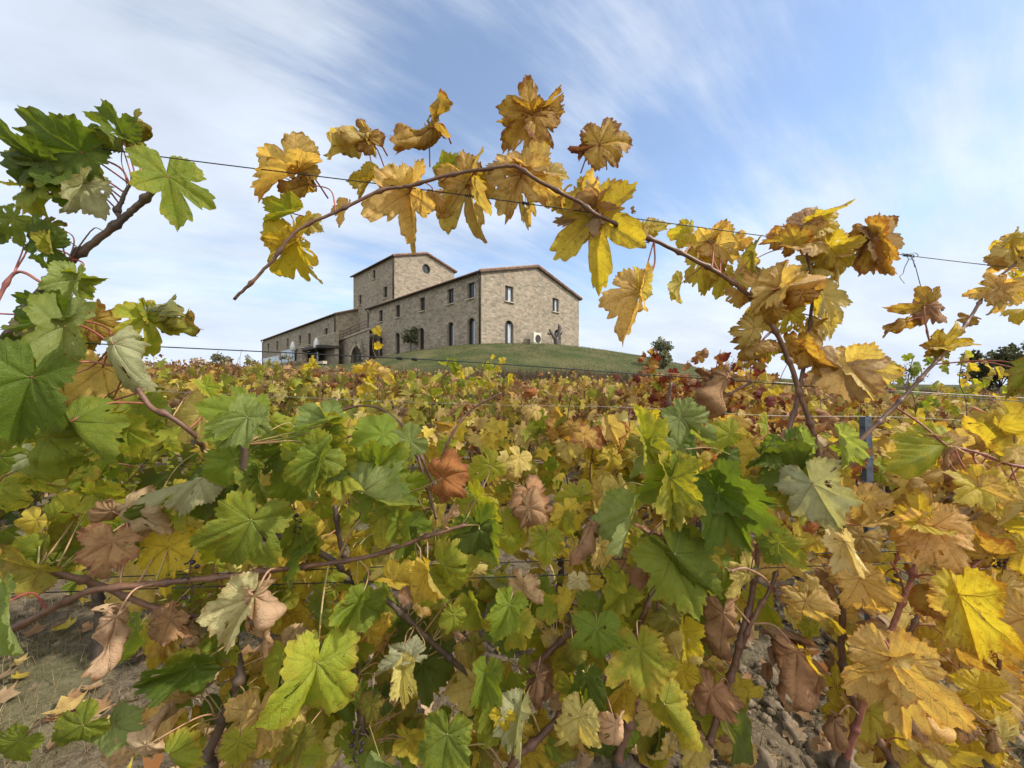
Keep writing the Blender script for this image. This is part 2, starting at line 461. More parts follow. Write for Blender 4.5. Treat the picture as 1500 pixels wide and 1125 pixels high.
STRAW = [(.34, .28, .16), (.28, .22, .12), (.2, .17, .09), (.15, .12, .07), (.4, .34, .22)]
GREENB = [(.07, .12, .03), (.1, .15, .04), (.13, .15, .05)]
def near_area(r):
    y = 1.0 + abs(r.gauss(0, 1.7)); return r.uniform(-1.6 * y - .4, 1.6 * y + .4), y
def gdens(x, y):
    d = .5 + .6 * fnoise(x * 1.3, y * 1.3, 21)
    if x < -.6: d += .35
    return d
blades('dry_grass', 22000, near_area, .04, .15, .0018, STRAW, 1.1, 5, gdens)
blades('green_grass', 9000, near_area, .03, .10, .0022, GREENB, .7, 6, lambda x, y: max(0, fnoise(x * 1.1, y * 1.1, 33) * 1.8 + .25))
def bank_area(r):
    x = r.uniform(-6, 34); return x, 19.0 + max(-.4, min(2.5, .1 * x)) + r.uniform(0, 2.2)
WEED = [(.10, .078, .05), (.14, .11, .07), (.075, .07, .04), (.19, .15, .095), (.06, .055, .036)]
blades('dry_weeds', 42000, bank_area, .45, 1.05, .017, WEED, .35, 8, lambda x, y: .55 + .7 * fnoise(x * .5, y * .7, 3))
blades('mound_grass', 26000, lambda r: (r.uniform(-15, 24), r.uniform(22.5, 36)), .05, .16, .012, [(.055, .075, .022), (.075, .088, .032), (.12, .105, .05), (.04, .058, .016)], .6, 12)
# ------------------------------------------------------------------ vine leaves
# type: base colour, second colour (margin / between veins), vein colour, margin shift, spots, dry
T = {
 'g':  ((.165, .215, .022), (.25, .26, .022), (.26, .33, .12), -.10, .25, 0.0),
 'dg': ((.10, .145, .018), (.10, .13, .020), (.16, .21, .07), -.12, .4, 0.0),
 'lg': ((.23, .28, .085), (.17, .22, .04), (.38, .42, .22), -.10, .1, 0.0),
 'yg': ((.27, .30, .028), (.40, .34, .04), (.30, .33, .10), .05, .5, 0.05),
 'ol': ((.25, .24, .035), (.22, .12, .03), (.30, .27, .09), -.05, .7, .15),
 'y':  ((.52, .40, .055), (.34, .19, .03), (.38, .27, .06), -.12, .5, .1),
 'yp': ((.58, .47, .15), (.38, .26, .06), (.45, .36, .12), -.15, .35, .25),
 'o':  ((.58, .41, .145), (.44, .27, .08), (.30, .12, .06), -.05, .6, .12),
 'ob': ((.44, .28, .06), (.24, .10, .03), (.26, .10, .05), .03, .9, .18),
 't':  ((.47, .33, .19), (.33, .19, .09), (.42, .26, .14), -.05, .35, .85),
 'b':  ((.34, .20, .10), (.22, .11, .055), (.33, .19, .10), .0, .5, 1.0),
 'r':  ((.33, .13, .035), (.20, .06, .025), (.30, .14, .05), .05, .6, .9),
 'p':  ((.34, .35, .19), (.30, .26, .13), (.42, .42, .27), -.05, .3, .5),
 'c':  ((.55, .46, .24), (.42, .30, .14), (.5, .40, .22), -.1, .25, .8),
 'cr': ((.16, .03, .024), (.12, .03, .02), (.3, .05, .04), .0, .4, .4),
 'by': ((.52, .40, .035), (.45, .32, .03), (.45, .32, .06), -.15, .4, .05),
}
def leaf_flat(r, deep=.35, Mn=180, K=8, teeth=1.0):
    """flat outline and polar grid of one lobed, saw-edged leaf; junction at the origin, tip at (0, 1)"""
    th = np.linspace(-np.pi, np.pi, Mn, endpoint=False)
    env = np.ones(Mn)
    asym = [r.uniform(.9, 1.1) for _ in range(2)]
    l1 = r.uniform(.74, .96); l2 = r.uniform(.54, .74)
    out = np.zeros(Mn)
    for sgn, k in ((1, 0), (-1, 1)):
        mask = th >= 0 if sgn > 0 else th < 0
        a = np.abs(th[mask])
        kx = [0, .22, .44, .70, .93, 1.18, 1.42, 1.72, 2.0, 2.35, 2.75, 3.0, 3.14]
        g = .85
        ky = [.95, .86, g, l1 * asym[k] * .86, l1 * asym[k] * .94, l1 * asym[k] * .88, .64 * l1 + .06, l2 * .98, l2, l2 * .88, .46, .20, .10]
        kx = np.array(kx); ky = np.array(ky)
        e = np.interp(a, kx, ky)
        d1 = deep * r.uniform(.75, 1.2); d2 = deep * r.uniform(.5, 1.0)
        wd = 1 + .9 * max(0, deep - .4) / .25; w1 = r.uniform(.055, .10) * wd; w2 = r.uniform(.06, .10) * wd; s1 = .46 + r.uniform(-.05, .05); s2 = 1.40 + r.uniform(-.06, .06)
        e = e * (1 - d1 * np.exp(-(np.abs(a - s1) / w1) ** 1.7)) * (1 - d2 * np.exp(-(np.abs(a - s2) / w2) ** 1.7))
        for la, amp in ((0, .10), (.93, .09), (1.95, .07)):
            e = e * (1 + amp * np.maximum(0, 1 - np.abs(a - la) / .20))
        out[mask] = e
    for _ in range(r.choice((0, 1, 1, 2, 3))):
        c_ = r.uniform(-2.6, 2.6); out *= 1 - r.uniform(.08, .30) * np.exp(-(np.abs(th - c_) / r.uniform(.03, .11)) ** 2)
    # saw teeth of uneven size
    nT = int(r.uniform(36, 46)); ph = np.linspace(0, nT, Mn, endpoint=False)
    idx = np.floor(ph).astype(int) % nT; fr = ph - np.floor(ph)
    amp = np.array([r.uniform(.35, 1.0) for _ in range(nT)])[idx]
    fade = np.clip((np.pi - np.abs(th)) / .5, 0, 1)
    tooth = (np.where(th > 0, 1 - np.abs(fr - .35) / .65, 1 - np.abs(fr - .65) / .65)).clip(0, 1) ** 1.2
    tooth = (tooth - .42) * .135 * amp * teeth * fade
    ts = np.linspace(0, 1, K + 1)[1:] ** .85
    X = [0.0]; Y = [0.0]; E = [0.0]; TH = [0.0]
    for t in ts:
        rr = t * out * (1 + tooth * t ** 7)
        X += list(rr * np.sin(th)); Y += list(rr * np.cos(th)); E += [t] * Mn; TH += list(th)
    faces = []
    for k in range(Mn): faces.append((0, 1 + (k + 1) % Mn, 1 + k))
    hl_ = [(r.uniform(-2.3, 2.3), r.uniform(.35, .9), r.uniform(.02, .06)) for _ in range(r.choice((0, 1, 1, 2, 3, 4)))] if Mn > 80 else []
    for i in range(K - 1):
        for k in range(Mn):
            if hl_:
                te = (ts[i] + ts[i + 1]) / 2
                if any(math.hypot((th[k] - h_[0]) * te, (te - h_[1]) * .55) < h_[2] * (1 + .5 * math.sin(k * 2.1)) for h_ in hl_): continue
            a = 1 + i * Mn + k; b = 1 + i * Mn + (k + 1) % Mn
            faces.append((a, b, b + Mn, a + Mn))
    return np.array(X), np.array(Y), np.array(E), np.array(TH), faces

def bend(P, k, ax):
    if abs(k) < 1e-4: return P
    a = P[:, ax].copy(); zc = P[:, 2].copy(); rad = 1.0 / k + zc
    P[:, ax] = rad * np.sin(k * a); P[:, 2] = rad * np.cos(k * a) - 1.0 / k
    return P

def leaf_shape(r, X, Y, E, TH, mode):
    n = len(X); P = np.zeros((n, 3)); P[:, 0] = X; P[:, 1] = Y
    rr = np.sqrt(X * X + Y * Y); a = np.abs(TH)
    cen = np.where(a < .44, 0, np.where(a < 1.37, .93, 1.95)); d = np.clip(np.abs(a - cen) / .48, 0, 1)
    bul = r.uniform(.04, .09)
    P[:, 2] += bul * rr * (d ** 1.0) * (2 - d) 
    s = rr * np.cos(a - cen); p = rr * np.abs(np.sin(a - cen))
    P[:, 2] += .013 * np.cos(2 * np.pi * (s - .85 * p) * 6.5) * E
    P[:, 2] -= .022 * np.exp(-(p / .03) ** 2) * (1 - E * .6)
    P[:, 2] += .014 * np.sin(X * 31 + r.uniform(0, 6)) * np.sin(Y * 29 + r.uniform(0, 6)) * np.clip(rr * 3, 0, 1)
    k = r.choice((3, 4, 5, 6)); P[:, 2] += r.uniform(.025, .075) * E ** 2 * np.sin(k * TH + r.uniform(0, 6)) * rr
    P[:, 2] += r.uniform(.01, .03) * E ** 4 * np.sin(r.choice((11, 13, 17)) * TH + r.uniform(0, 6))
    def crumple(amp, f):
        for _ in range(4):
            ax, ay, ph = r.uniform(-f, f), r.uniform(-f, f), r.uniform(0, 6.3)
            P[:, 2] += amp * np.sin(ax * X + ay * Y + ph) * np.clip(rr * 2, 0, 1)
    crumple(.018, 9)
    if mode == 'n' and r.random() < .5: mode = r.choice('effdxe')
    kx, ky, fold, tw = r.uniform(.2, 1.3), r.uniform(.1, 1.5), r.uniform(-.1, .4), r.uniform(-.45, .45)
    if mode == 'f': fold = r.uniform(.75, 1.05); kx = .2; ky = r.uniform(.2, .7)
    elif mode == 'e': fold = r.uniform(.35, .65)
    elif mode == 'v': fold = -r.uniform(.6, .9); kx = .3; ky = r.uniform(.2, .8)
    elif mode == 'c': kx = r.uniform(2.3, 3.6); ky = r.uniform(.8, 1.7); crumple(.035, 11); P[:, 2] += .05 * E * rr * np.sin(r.choice((8, 10, 12)) * TH + r.uniform(0, 6)); fold = r.uniform(-.3, .4)
    elif mode == 'h': kx = r.uniform(5.6, 7.6); ky = r.uniform(.2, .8); crumple(.05, 11); P[:, 2] += .06 * E * rr * np.sin(r.choice((8, 10, 12)) * TH + r.uniform(0, 6)); tw = r.uniform(-.6, .6)
    elif mode == 'r': kx = r.uniform(7.5, 10.5); ky = r.uniform(-.9, .9); crumple(.05, 12); tw = r.uniform(-1.6, 1.6)
    elif mode == 'x': crumple(.05, 11); kx = r.uniform(1.0, 2.2); ky = r.uniform(1.2, 2.4); tw = r.uniform(-.7, .7)
    elif mode == 'd': ky = r.uniform(1.3, 1.9); kx = r.uniform(.6, 1.0)
    elif mode == 'F': kx = r.uniform(.1, .4); ky = r.uniform(.1, .5); fold *= .5
    if mode in 'hrc': P[:, 1] = np.where(P[:, 1] < 0, P[:, 1] * (.65 if mode == 'c' else .35), P[:, 1])
    if fold:
        ax_ = np.abs(P[:, 0]); sx = np.sign(P[:, 0]); z = P[:, 2].copy()
        P[:, 0] = sx * (ax_ * math.cos(fold) - z * math.sin(fold) * np.clip(ax_ * 8, 0, 1)); P[:, 2] = z * math.cos(fold) + ax_ * math.sin(fold)
    bend(P, kx, 0)
    c, s_ = np.cos(tw * P[:, 1]), np.sin(tw * P[:, 1]); x_, z_ = P[:, 0].copy(), P[:, 2].copy()
    P[:, 0] = x_ * c - z_ * s_; P[:, 2] = x_ * s_ + z_ * c
    bend(P, ky, 1)
    return P

def jit(c, r, a=.13):
    q = 1 + r.uniform(-a, a)
    return tuple(max(0.0, x * q * (1 + r.uniform(-a * .5, a * .5))) for x in c)

def leaf_attrs(r, typ, X, Y, E):
    b, c2, v, ms, sp, dry = T[typ]; n = len(X)
    b, c2, v = jit(b, r), jit(c2, r), jit(v, r)
    seed = r.random()
    return dict(col=np.tile((*b, 1), (n, 1)), col2=np.tile((*c2, ms + r.uniform(-.08, .08)), (n, 1)), vcol=np.tile((*v, 1), (n, 1)),
                par=np.stack([np.full(n, seed), E, np.full(n, sp * r.uniform(.5, 1.3)), np.full(n, dry)], 1))

def frame(axis, roll, view=Vector((0, -1, 0))):
    a = axis.normalized(); nz = view - a * view.dot(a)
    if nz.length < 1e-4: nz = Vector((0, -.3, 1))
    nz.normalize(); nz = Matrix.Rotation(roll, 3, a) @ nz
    x = a.cross(nz)
    return x.normalized(), a, nz

def make_leaf(r, typ, mode, L, axis, roll, deep, hi=True, view=Vector((0, -1, 0))):
    X, Y, E, TH, faces = leaf_flat(r, deep, *( (180, 8) if hi else (84, 5)), teeth=1.0); X = X * r.uniform(.82, 1.0)
    P = leaf_shape(r, X, Y, E, TH, mode)
    at = leaf_attrs(r, typ, X, Y, E)
    x, y, z = frame(axis, roll, view)
    Q = L * (P[:, :1] * np.array(x) + P[:, 1:2] * np.array(y) + P[:, 2:3] * np.array(z))
    me = make_mesh('leaf', Q, faces, M['leaf'], True, at, np.stack([X, Y], 1))
    LAST.update(Q=Q, f=faces, at=at, uv=np.stack([X, Y], 1))
    return me, z
LAST = {}

# ------------------------------------------------------------------ the near row
ROW1 = 0.89
def P1(px, py, off=0.0):
    """the point of the near row seen at photo pixel (px, py), moved off metres towards the camera"""
    q = (px - 750) / F
    y = ROW1 / (1 - 0.135 * q) - off
    return Vector((q * y, y, CAMZ - (py - 562) / F * y))

NEAR = {}
def near_vine(key, px, label):
    q = (px - 750) / F; y = ROW1 / (1 - 0.135 * q); x = q * y
    e = empty('grape_vine', (x, y, gz(x, y)), label, 'grape vine', 'grape vines of the nearest row')
    NEAR[key] = dict(e=e, loc=Vector((x, y, gz(x, y))), canes=[], n=0)
    return e
near_vine('A', -60, 'green leaved vine at the left edge, its cut shoot and curled leaves against the sky')
near_vine('B', 330, 'bushy green foreground vine left of centre, with dry pinkish leaves hanging from it')
near_vine('F', 530, 'green and yellow foreground vine below the tower, one big bright yellow leaf low on it')
near_vine('H', 760, 'green foreground vine straight below the gable, a thick slanting cane crossing it')
near_vine('G', 1230, 'ochre and brown foreground vine low at the right, beside the blue steel stake')
near_vine('C', 900, 'green and yellow foreground vine right of centre, with slanting brown canes over bare soil')
near_vine('D', 1190, 'ochre leaved vine whose long cane arches leftward over the farmhouse roofs')
near_vine('E', 1420, 'ochre yellow vine at the right edge with the largest dry papery leaves')

def cane(key, pts, r0, r1, mat='cane', off=0.0, n=8, nodes=True):
    """pts: photo pixels, each with its own optional offset towards the camera"""
    v = NEAR[key]
    P = [P1(p[0], p[1], (p[2] if len(p) > 2 else 0) + off) for p in pts]
    S = spline(P, 7)
    rr = random.Random(int(pts[0][0] * 31 + pts[0][1]))
    S = [p + Vector((rr.gauss(0, 1), rr.gauss(0, 1), rr.gauss(0, 1))) * r0 * .07 for p in S]
    # finer resample with swollen nodes
    Q = []; rad = []; L = 0.0
    tot = sum((S[i + 1] - S[i]).length for i in range(len(S) - 1)); 
    step = .006; nxt = rr.uniform(.02, .05); acc = 0
    for i in range(len(S) - 1):
        d = S[i + 1] - S[i]; k = max(1, int(d.length / step))
        for j in range(k):
            f = j / k; l = acc + d.length * f; t = l / max(tot, 1e-6)
            r_ = r0 + (r1 - r0) * t
            if nodes:
                dd = abs(((l + nxt) % .085) - .0425)
                r_ *= 1 + .75 * math.exp(-(dd / .006) ** 2)
            Q.append(S[i] + d * f); rad.append(r_)
        acc += d.length
    Q.append(S[-1]); rad.append(r1)
    mb = MB(); mb.tube(Q, rad, n)
    o = mb.build('cane', M[mat], v['e'], tuple(Q[0]), smooth=True)
    o.location = Q[0] - v['loc']
    v['canes'].append(Q)
    return o

# --- canes (photo pixels, offset)
cane('D', [(1240, 800, .05), (1226, 735, .05), (1205, 680, .05), (1180, 600, .04), (1147, 507, .03), (1116, 455, .03), (1080, 418, .02), (1025, 384, .03), (943, 345, .03), (876, 315, .03), (850, 297, .03), (790, 265, .03), (753, 243, .03), (712, 247, .03), (652, 257, .03), (600, 272, .03), (557, 279, .03), (492, 310, .04), (437, 336, .05), (400, 380, .06), (372, 410, .06), (342, 438, .06)], .0068, .0030, 'cane')
cane('D', [(1150, 650, .02), (1167, 587, .0), (1178, 530, .0), (1186, 478, .0), (1190, 420, 0), (1180, 360, 0)], .0062, .003)
cane('D', [(1190, 720, .04), (1225, 680, .06), (1270, 635, .07), (1320, 585, .07), (1367, 533, .07), (1395, 500, .05), (1423, 462, .03), (1452, 415, .02), (1480, 392, .02), (1510, 365, .02)], .0055, .003)
cane('D', [(1310, 1120, .0), (1240, 1000, 0), (1235, 880, 0), (1238, 800, .03)], .009, .007, 'cane')
cane('D', [(1353, 447, .02), (1357, 480, .03), (1366, 520, .04)], .002, .0022, 'shoot', n=6)
cane('A', [(-40, 560, .0), (20, 480, 0), (60, 425, 0), (105, 380, .0), (150, 345, 0), (182, 318, 0), (205, 298, 0), (228, 275, 0)], .0085, .0058, 'oldcane')
cane('A', [(176, 320, .0), (172, 308, 0), (178, 295, .0), (184, 280, .0), (190, 270, .0)], .0048, .0028, 'oldcane')
cane('A', [(105, 378, .01), (122, 352, .01), (138, 334, .01), (150, 337, .01)], .0016, .0009, 'oldcane', nodes=False, n=6)
cane('A', [(165, 504, .06), (216, 590, .08), (246, 608, .08), (286, 637, .06), (300, 660, .03)], .004, .005)
cane('A', [(-20, 480, .05), (20, 400, .03), (65, 415, .03)], .0035, .0025, 'shoot')
cane('B', [(-40, 950, .06), (0, 931, .06), (60, 900, .06), (130, 866, .06), (200, 857, .06), (320, 845, .06), (390, 836, .06), (500, 822, .06), (560, 809, .06), (620, 787, .06), (682, 768, .06)], .0066, .004)
cane('B', [(55, 832, .02), (100, 843, .02), (150, 858, .0), (200, 880, .0), (252, 897, .0), (300, 905, 0)], .006, .0052)
cane('B', [(396, 788, .0), (430, 786, 0), (468, 808, 0), (515, 840, 0), (583, 892, 0), (627, 935, 0), (690, 990, -.03)], .0074, .006, 'oldcane')
cane('B', [(358, 650, .10), (359, 700, .09), (366, 735, .06), (375, 765, .03), (396, 790, .0)], .0062, .007, 'oldcane')
cane('B', [(430, 787, 0), (412, 760, .02), (420, 738, .03), (440, 715, .03)], .005, .004)
cane('B', [(300, 1112, .03), (318, 1075, .03), (340, 1020, .03), (352, 985, .03), (340, 930, .02), (352, 880, .02), (352, 850, .03)], .0095, .007, 'oldcane')
cane('B', [(540, 1130, 0), (530, 1060, 0), (522, 990, 0), (512, 935, 0), (520, 860, 0), (500, 800, 0), (490, 740, 0)], .008, .005, 'oldcane')
cane('B', [(492, 825, .03), (520, 770, .05), (560, 735, .06), (590, 720, .05)], .003, .0022, 'petiole_green', nodes=False)
cane('H', [(745, 1135, .04), (756, 1111, .04), (793, 1077, .04), (849, 1021, .03), (899, 977, .02), (930, 930, .02), (945, 895, .02), (958, 860, .02), (975, 800, .02), (984, 720, .04), (985, 640, .05), (980, 600, .05), (982, 560, .05)], .0085, .0042)
cane('H', [(775, 985, -.02), (820, 940, -.03), (880, 892, -.03), (930, 845, -.04)], .0075, .006)
cane('C', [(1040, 1085, .02), (1060, 1020, .02), (1076, 974, .02), (1089, 920, .02), (1100, 880, .0), (1112, 800, .0), (1130, 700, 0)], .0085, .006)
cane('C', [(1076, 976, .02), (1095, 925, .03), (1112, 890, .03), (1129, 860, .03), (1150, 800, .0)], .0055, .004)
cane('C', [(905, 1110, .05), (918, 1070, .05), (926, 1040, .05), (930, 1025, .05)], .009, .0105)
cane('C', [(1130, 862, .02), (1118, 845, .04), (1092, 832, .05), (1070, 836, .05)], .0035, .003, 'petiole_tan', nodes=False)
cane('C', [(965, 860, .02), (962, 900, .02), (958, 925, .02)], .0045, .004)
cane('E', [(1240, 1110, .08), (1262, 1040, .09), (1293, 955, .10), (1312, 905, .10), (1326, 870, .10), (1338, 838, .09), (1350, 770, .05)], .0075, .005, 'shoot')
cane('E', [(1326, 870, .1), (1318, 845, .1), (1305, 822, .1)], .003, .002, 'shoot')
cane('E', [(1360, 1080, .0), (1367, 1040, 0), (1330, 950, 0), (1345, 900, 0)], .0065, .005)
cane('E', [(1460, 1090, 0), (1466, 900, .0), (1468, 865, 0), (1478, 785, 0), (1488, 710, -.03)], .0055, .003)
cane('E', [(1395, 870, .06), (1425, 830, .04), (1460, 808, .02), (1480, 810, 0)], .0035, .003, 'shoot')
cane('E', [(1512, 685, .03), (1480, 680, .03), (1440, 665, .04), (1390, 652, .06)], .0045, .003, 'shoot')
# shoots that arch up behind the green leaves
cane('B', [(640, 760, -.04), (600, 640, -.10), (560, 600, -.14), (520, 595, -.14), (480, 612, -.14)], .004, .0025)
cane('C', [(640, 720, -.2), (600, 640, -.22), (560, 632, -.22), (505, 640, -.2)], .004, .0025)
cane('C', [(640, 690, -.2), (660, 640, -.2), (690, 600, -.22), (735, 575, -.22)], .0042, .0028)
cane('D', [(1100, 560, -.1), (1040, 590, -.1), (990, 600, -.1)], .004, .003)

# trunks of the near row
def trunk(key, px, toppx, toppy, r0=.026, lean=0.0):
    v = NEAR[key]; b = v['loc']; t = P1(toppx, toppy)
    rr = random.Random(px); pts = []
    for i in range(7):
        f = i / 6; p = Vector((b.x, b.y, b.z - .05)).lerp(t, f)
        pts.append(p + Vector((rr.gauss(0, .012), rr.gauss(0, .012), 0)) * (0 if i in (6,) else 1))
    S = spline(pts, 6); rad = [r0 * (1.25 - .5 * i / len(S)) * (1 + .18 * rr.uniform(-1, 1)) for i in range(len(S))]
    mb = MB(); mb.tube(S, rad, 10)
    o = mb.build('trunk', M['bark'], v['e'], tuple(S[0]), True); o.location = S[0] - v['loc']
trunk('A', -60, -60, 900); trunk('B', 330, 300, 1110); trunk('F', 530, 540, 1125); trunk('H', 760, 747, 1130, .016); trunk('G', 1230, 1240, 1105, .016); trunk('C', 900, 905, 1105); trunk('D', 1190, 1310, 1115, .016); trunk('E', 1420, 1460, 1085, .02)

PET = {'H': 'petiole_green', 'G': 'petiole_red', 'F': 'petiole_green', 'A': 'petiole_red', 'B': 'petiole_green', 'C': 'petiole_green', 'D': 'petiole_red', 'E': 'petiole_red'}
def owner(px, py):
    if py < 470: 
        if px < 330: return 'A'
        if px < 1400: return 'D'
        return 'E' if px > 1455 else 'D'
    if px < 215 and py < 720: return 'A'
    if px < 300 and py < 640: return 'A'
    if px < 60: return 'A'
    if px < 425: return 'B'
    if px < 610: return 'F'
    if px < 850: return 'H'
    if px < 1130: return 'C' if py > 540 else 'D'
    if px < 1290: return 'D' if py < 560 else 'G'
    return 'E' if py > 560 or px > 1450 else 'D'

ALLC = None
def place_leaf(r, jx, jy, tx, ty, typ, mode='n', off=0.0, roll=None, pitch=None, deep=None, own=None, hi=True, pet=True, scale=1.0):
    key = own or owner(jx, jy); v = NEAR[key]
    j = P1(jx, jy, off); dx, dy = tx - jx, ty - jy
    lp = math.hypot(dx, dy)
    if roll is None: roll = r.gauss(0, .5)
    if pitch is None: pitch = r.uniform(-.1, .5)
    L = lp / F * j.y / math.cos(pitch) * scale * (.71 if hi else .76)
    if mode in 'cdxh': L *= 1.15
    axis = Vector((dx / lp * math.cos(pitch), -math.sin(pitch), -dy / lp * math.cos(pitch)))
    if deep is None: deep = r.uniform(.1, .4)
    if typ in ('g', 'dg', 'lg', 'yg') and deep < .45: deep *= .7
    if jy < 470 and 340 < jx < 1320 and off > -.5:
        scale *= 1.04
        if mode == 'n' and r.random() < .75: mode = r.choice('eef'); roll += .45 * (1 if r.random() < .5 else -1)
        L = lp / F * j.y / math.cos(pitch) * scale * .80
    view = (Vector((0, 0, CAMZ)) - j).normalized() * .6 + Vector((0, -.4, 0))
    me, nz = make_leaf(r, typ, mode, L, axis, roll, deep, hi, view)
    o = obj('leaf', me, v['e'], j - v['loc']); v['n'] += 1
    NEAR[key].setdefault('leaves', []).append((lp * (1.3 if hi else 1) + .3 * off * 100, o, dict(LAST, Q=LAST['Q'] + np.array(j - v['loc']))))
    if pet:
        best = None
        for k, w in NEAR.items():
            for c in w['canes']:
                for i in range(0, len(c), 4):
                    d = (c[i] - j).length
                    if best is None or d < best[0]: best = (d, c[i])
        back = (-axis * .7 - nz * .5).normalized()
        if best[0] < .016: return o
        if best[0] < .17: e = best[1]; mid = j.lerp(e, .4) + back * min(.03, best[0] * .3)
        else: e = j + back * .05 + Vector((0, .03, -.03)); mid = j + back * .03
        S = spline([j, mid, e], 7); n = len(S)
        mb = MB(); mb.tube([p - j for p in S], [L * .011 + .0004 + .0006 * (i / n) for i in range(n)], 6)
        pm = PET[key] if T[typ][5] < .8 else 'petiole_tan'
        mb.build('petiole', M[pm], o, smooth=True)
    return o
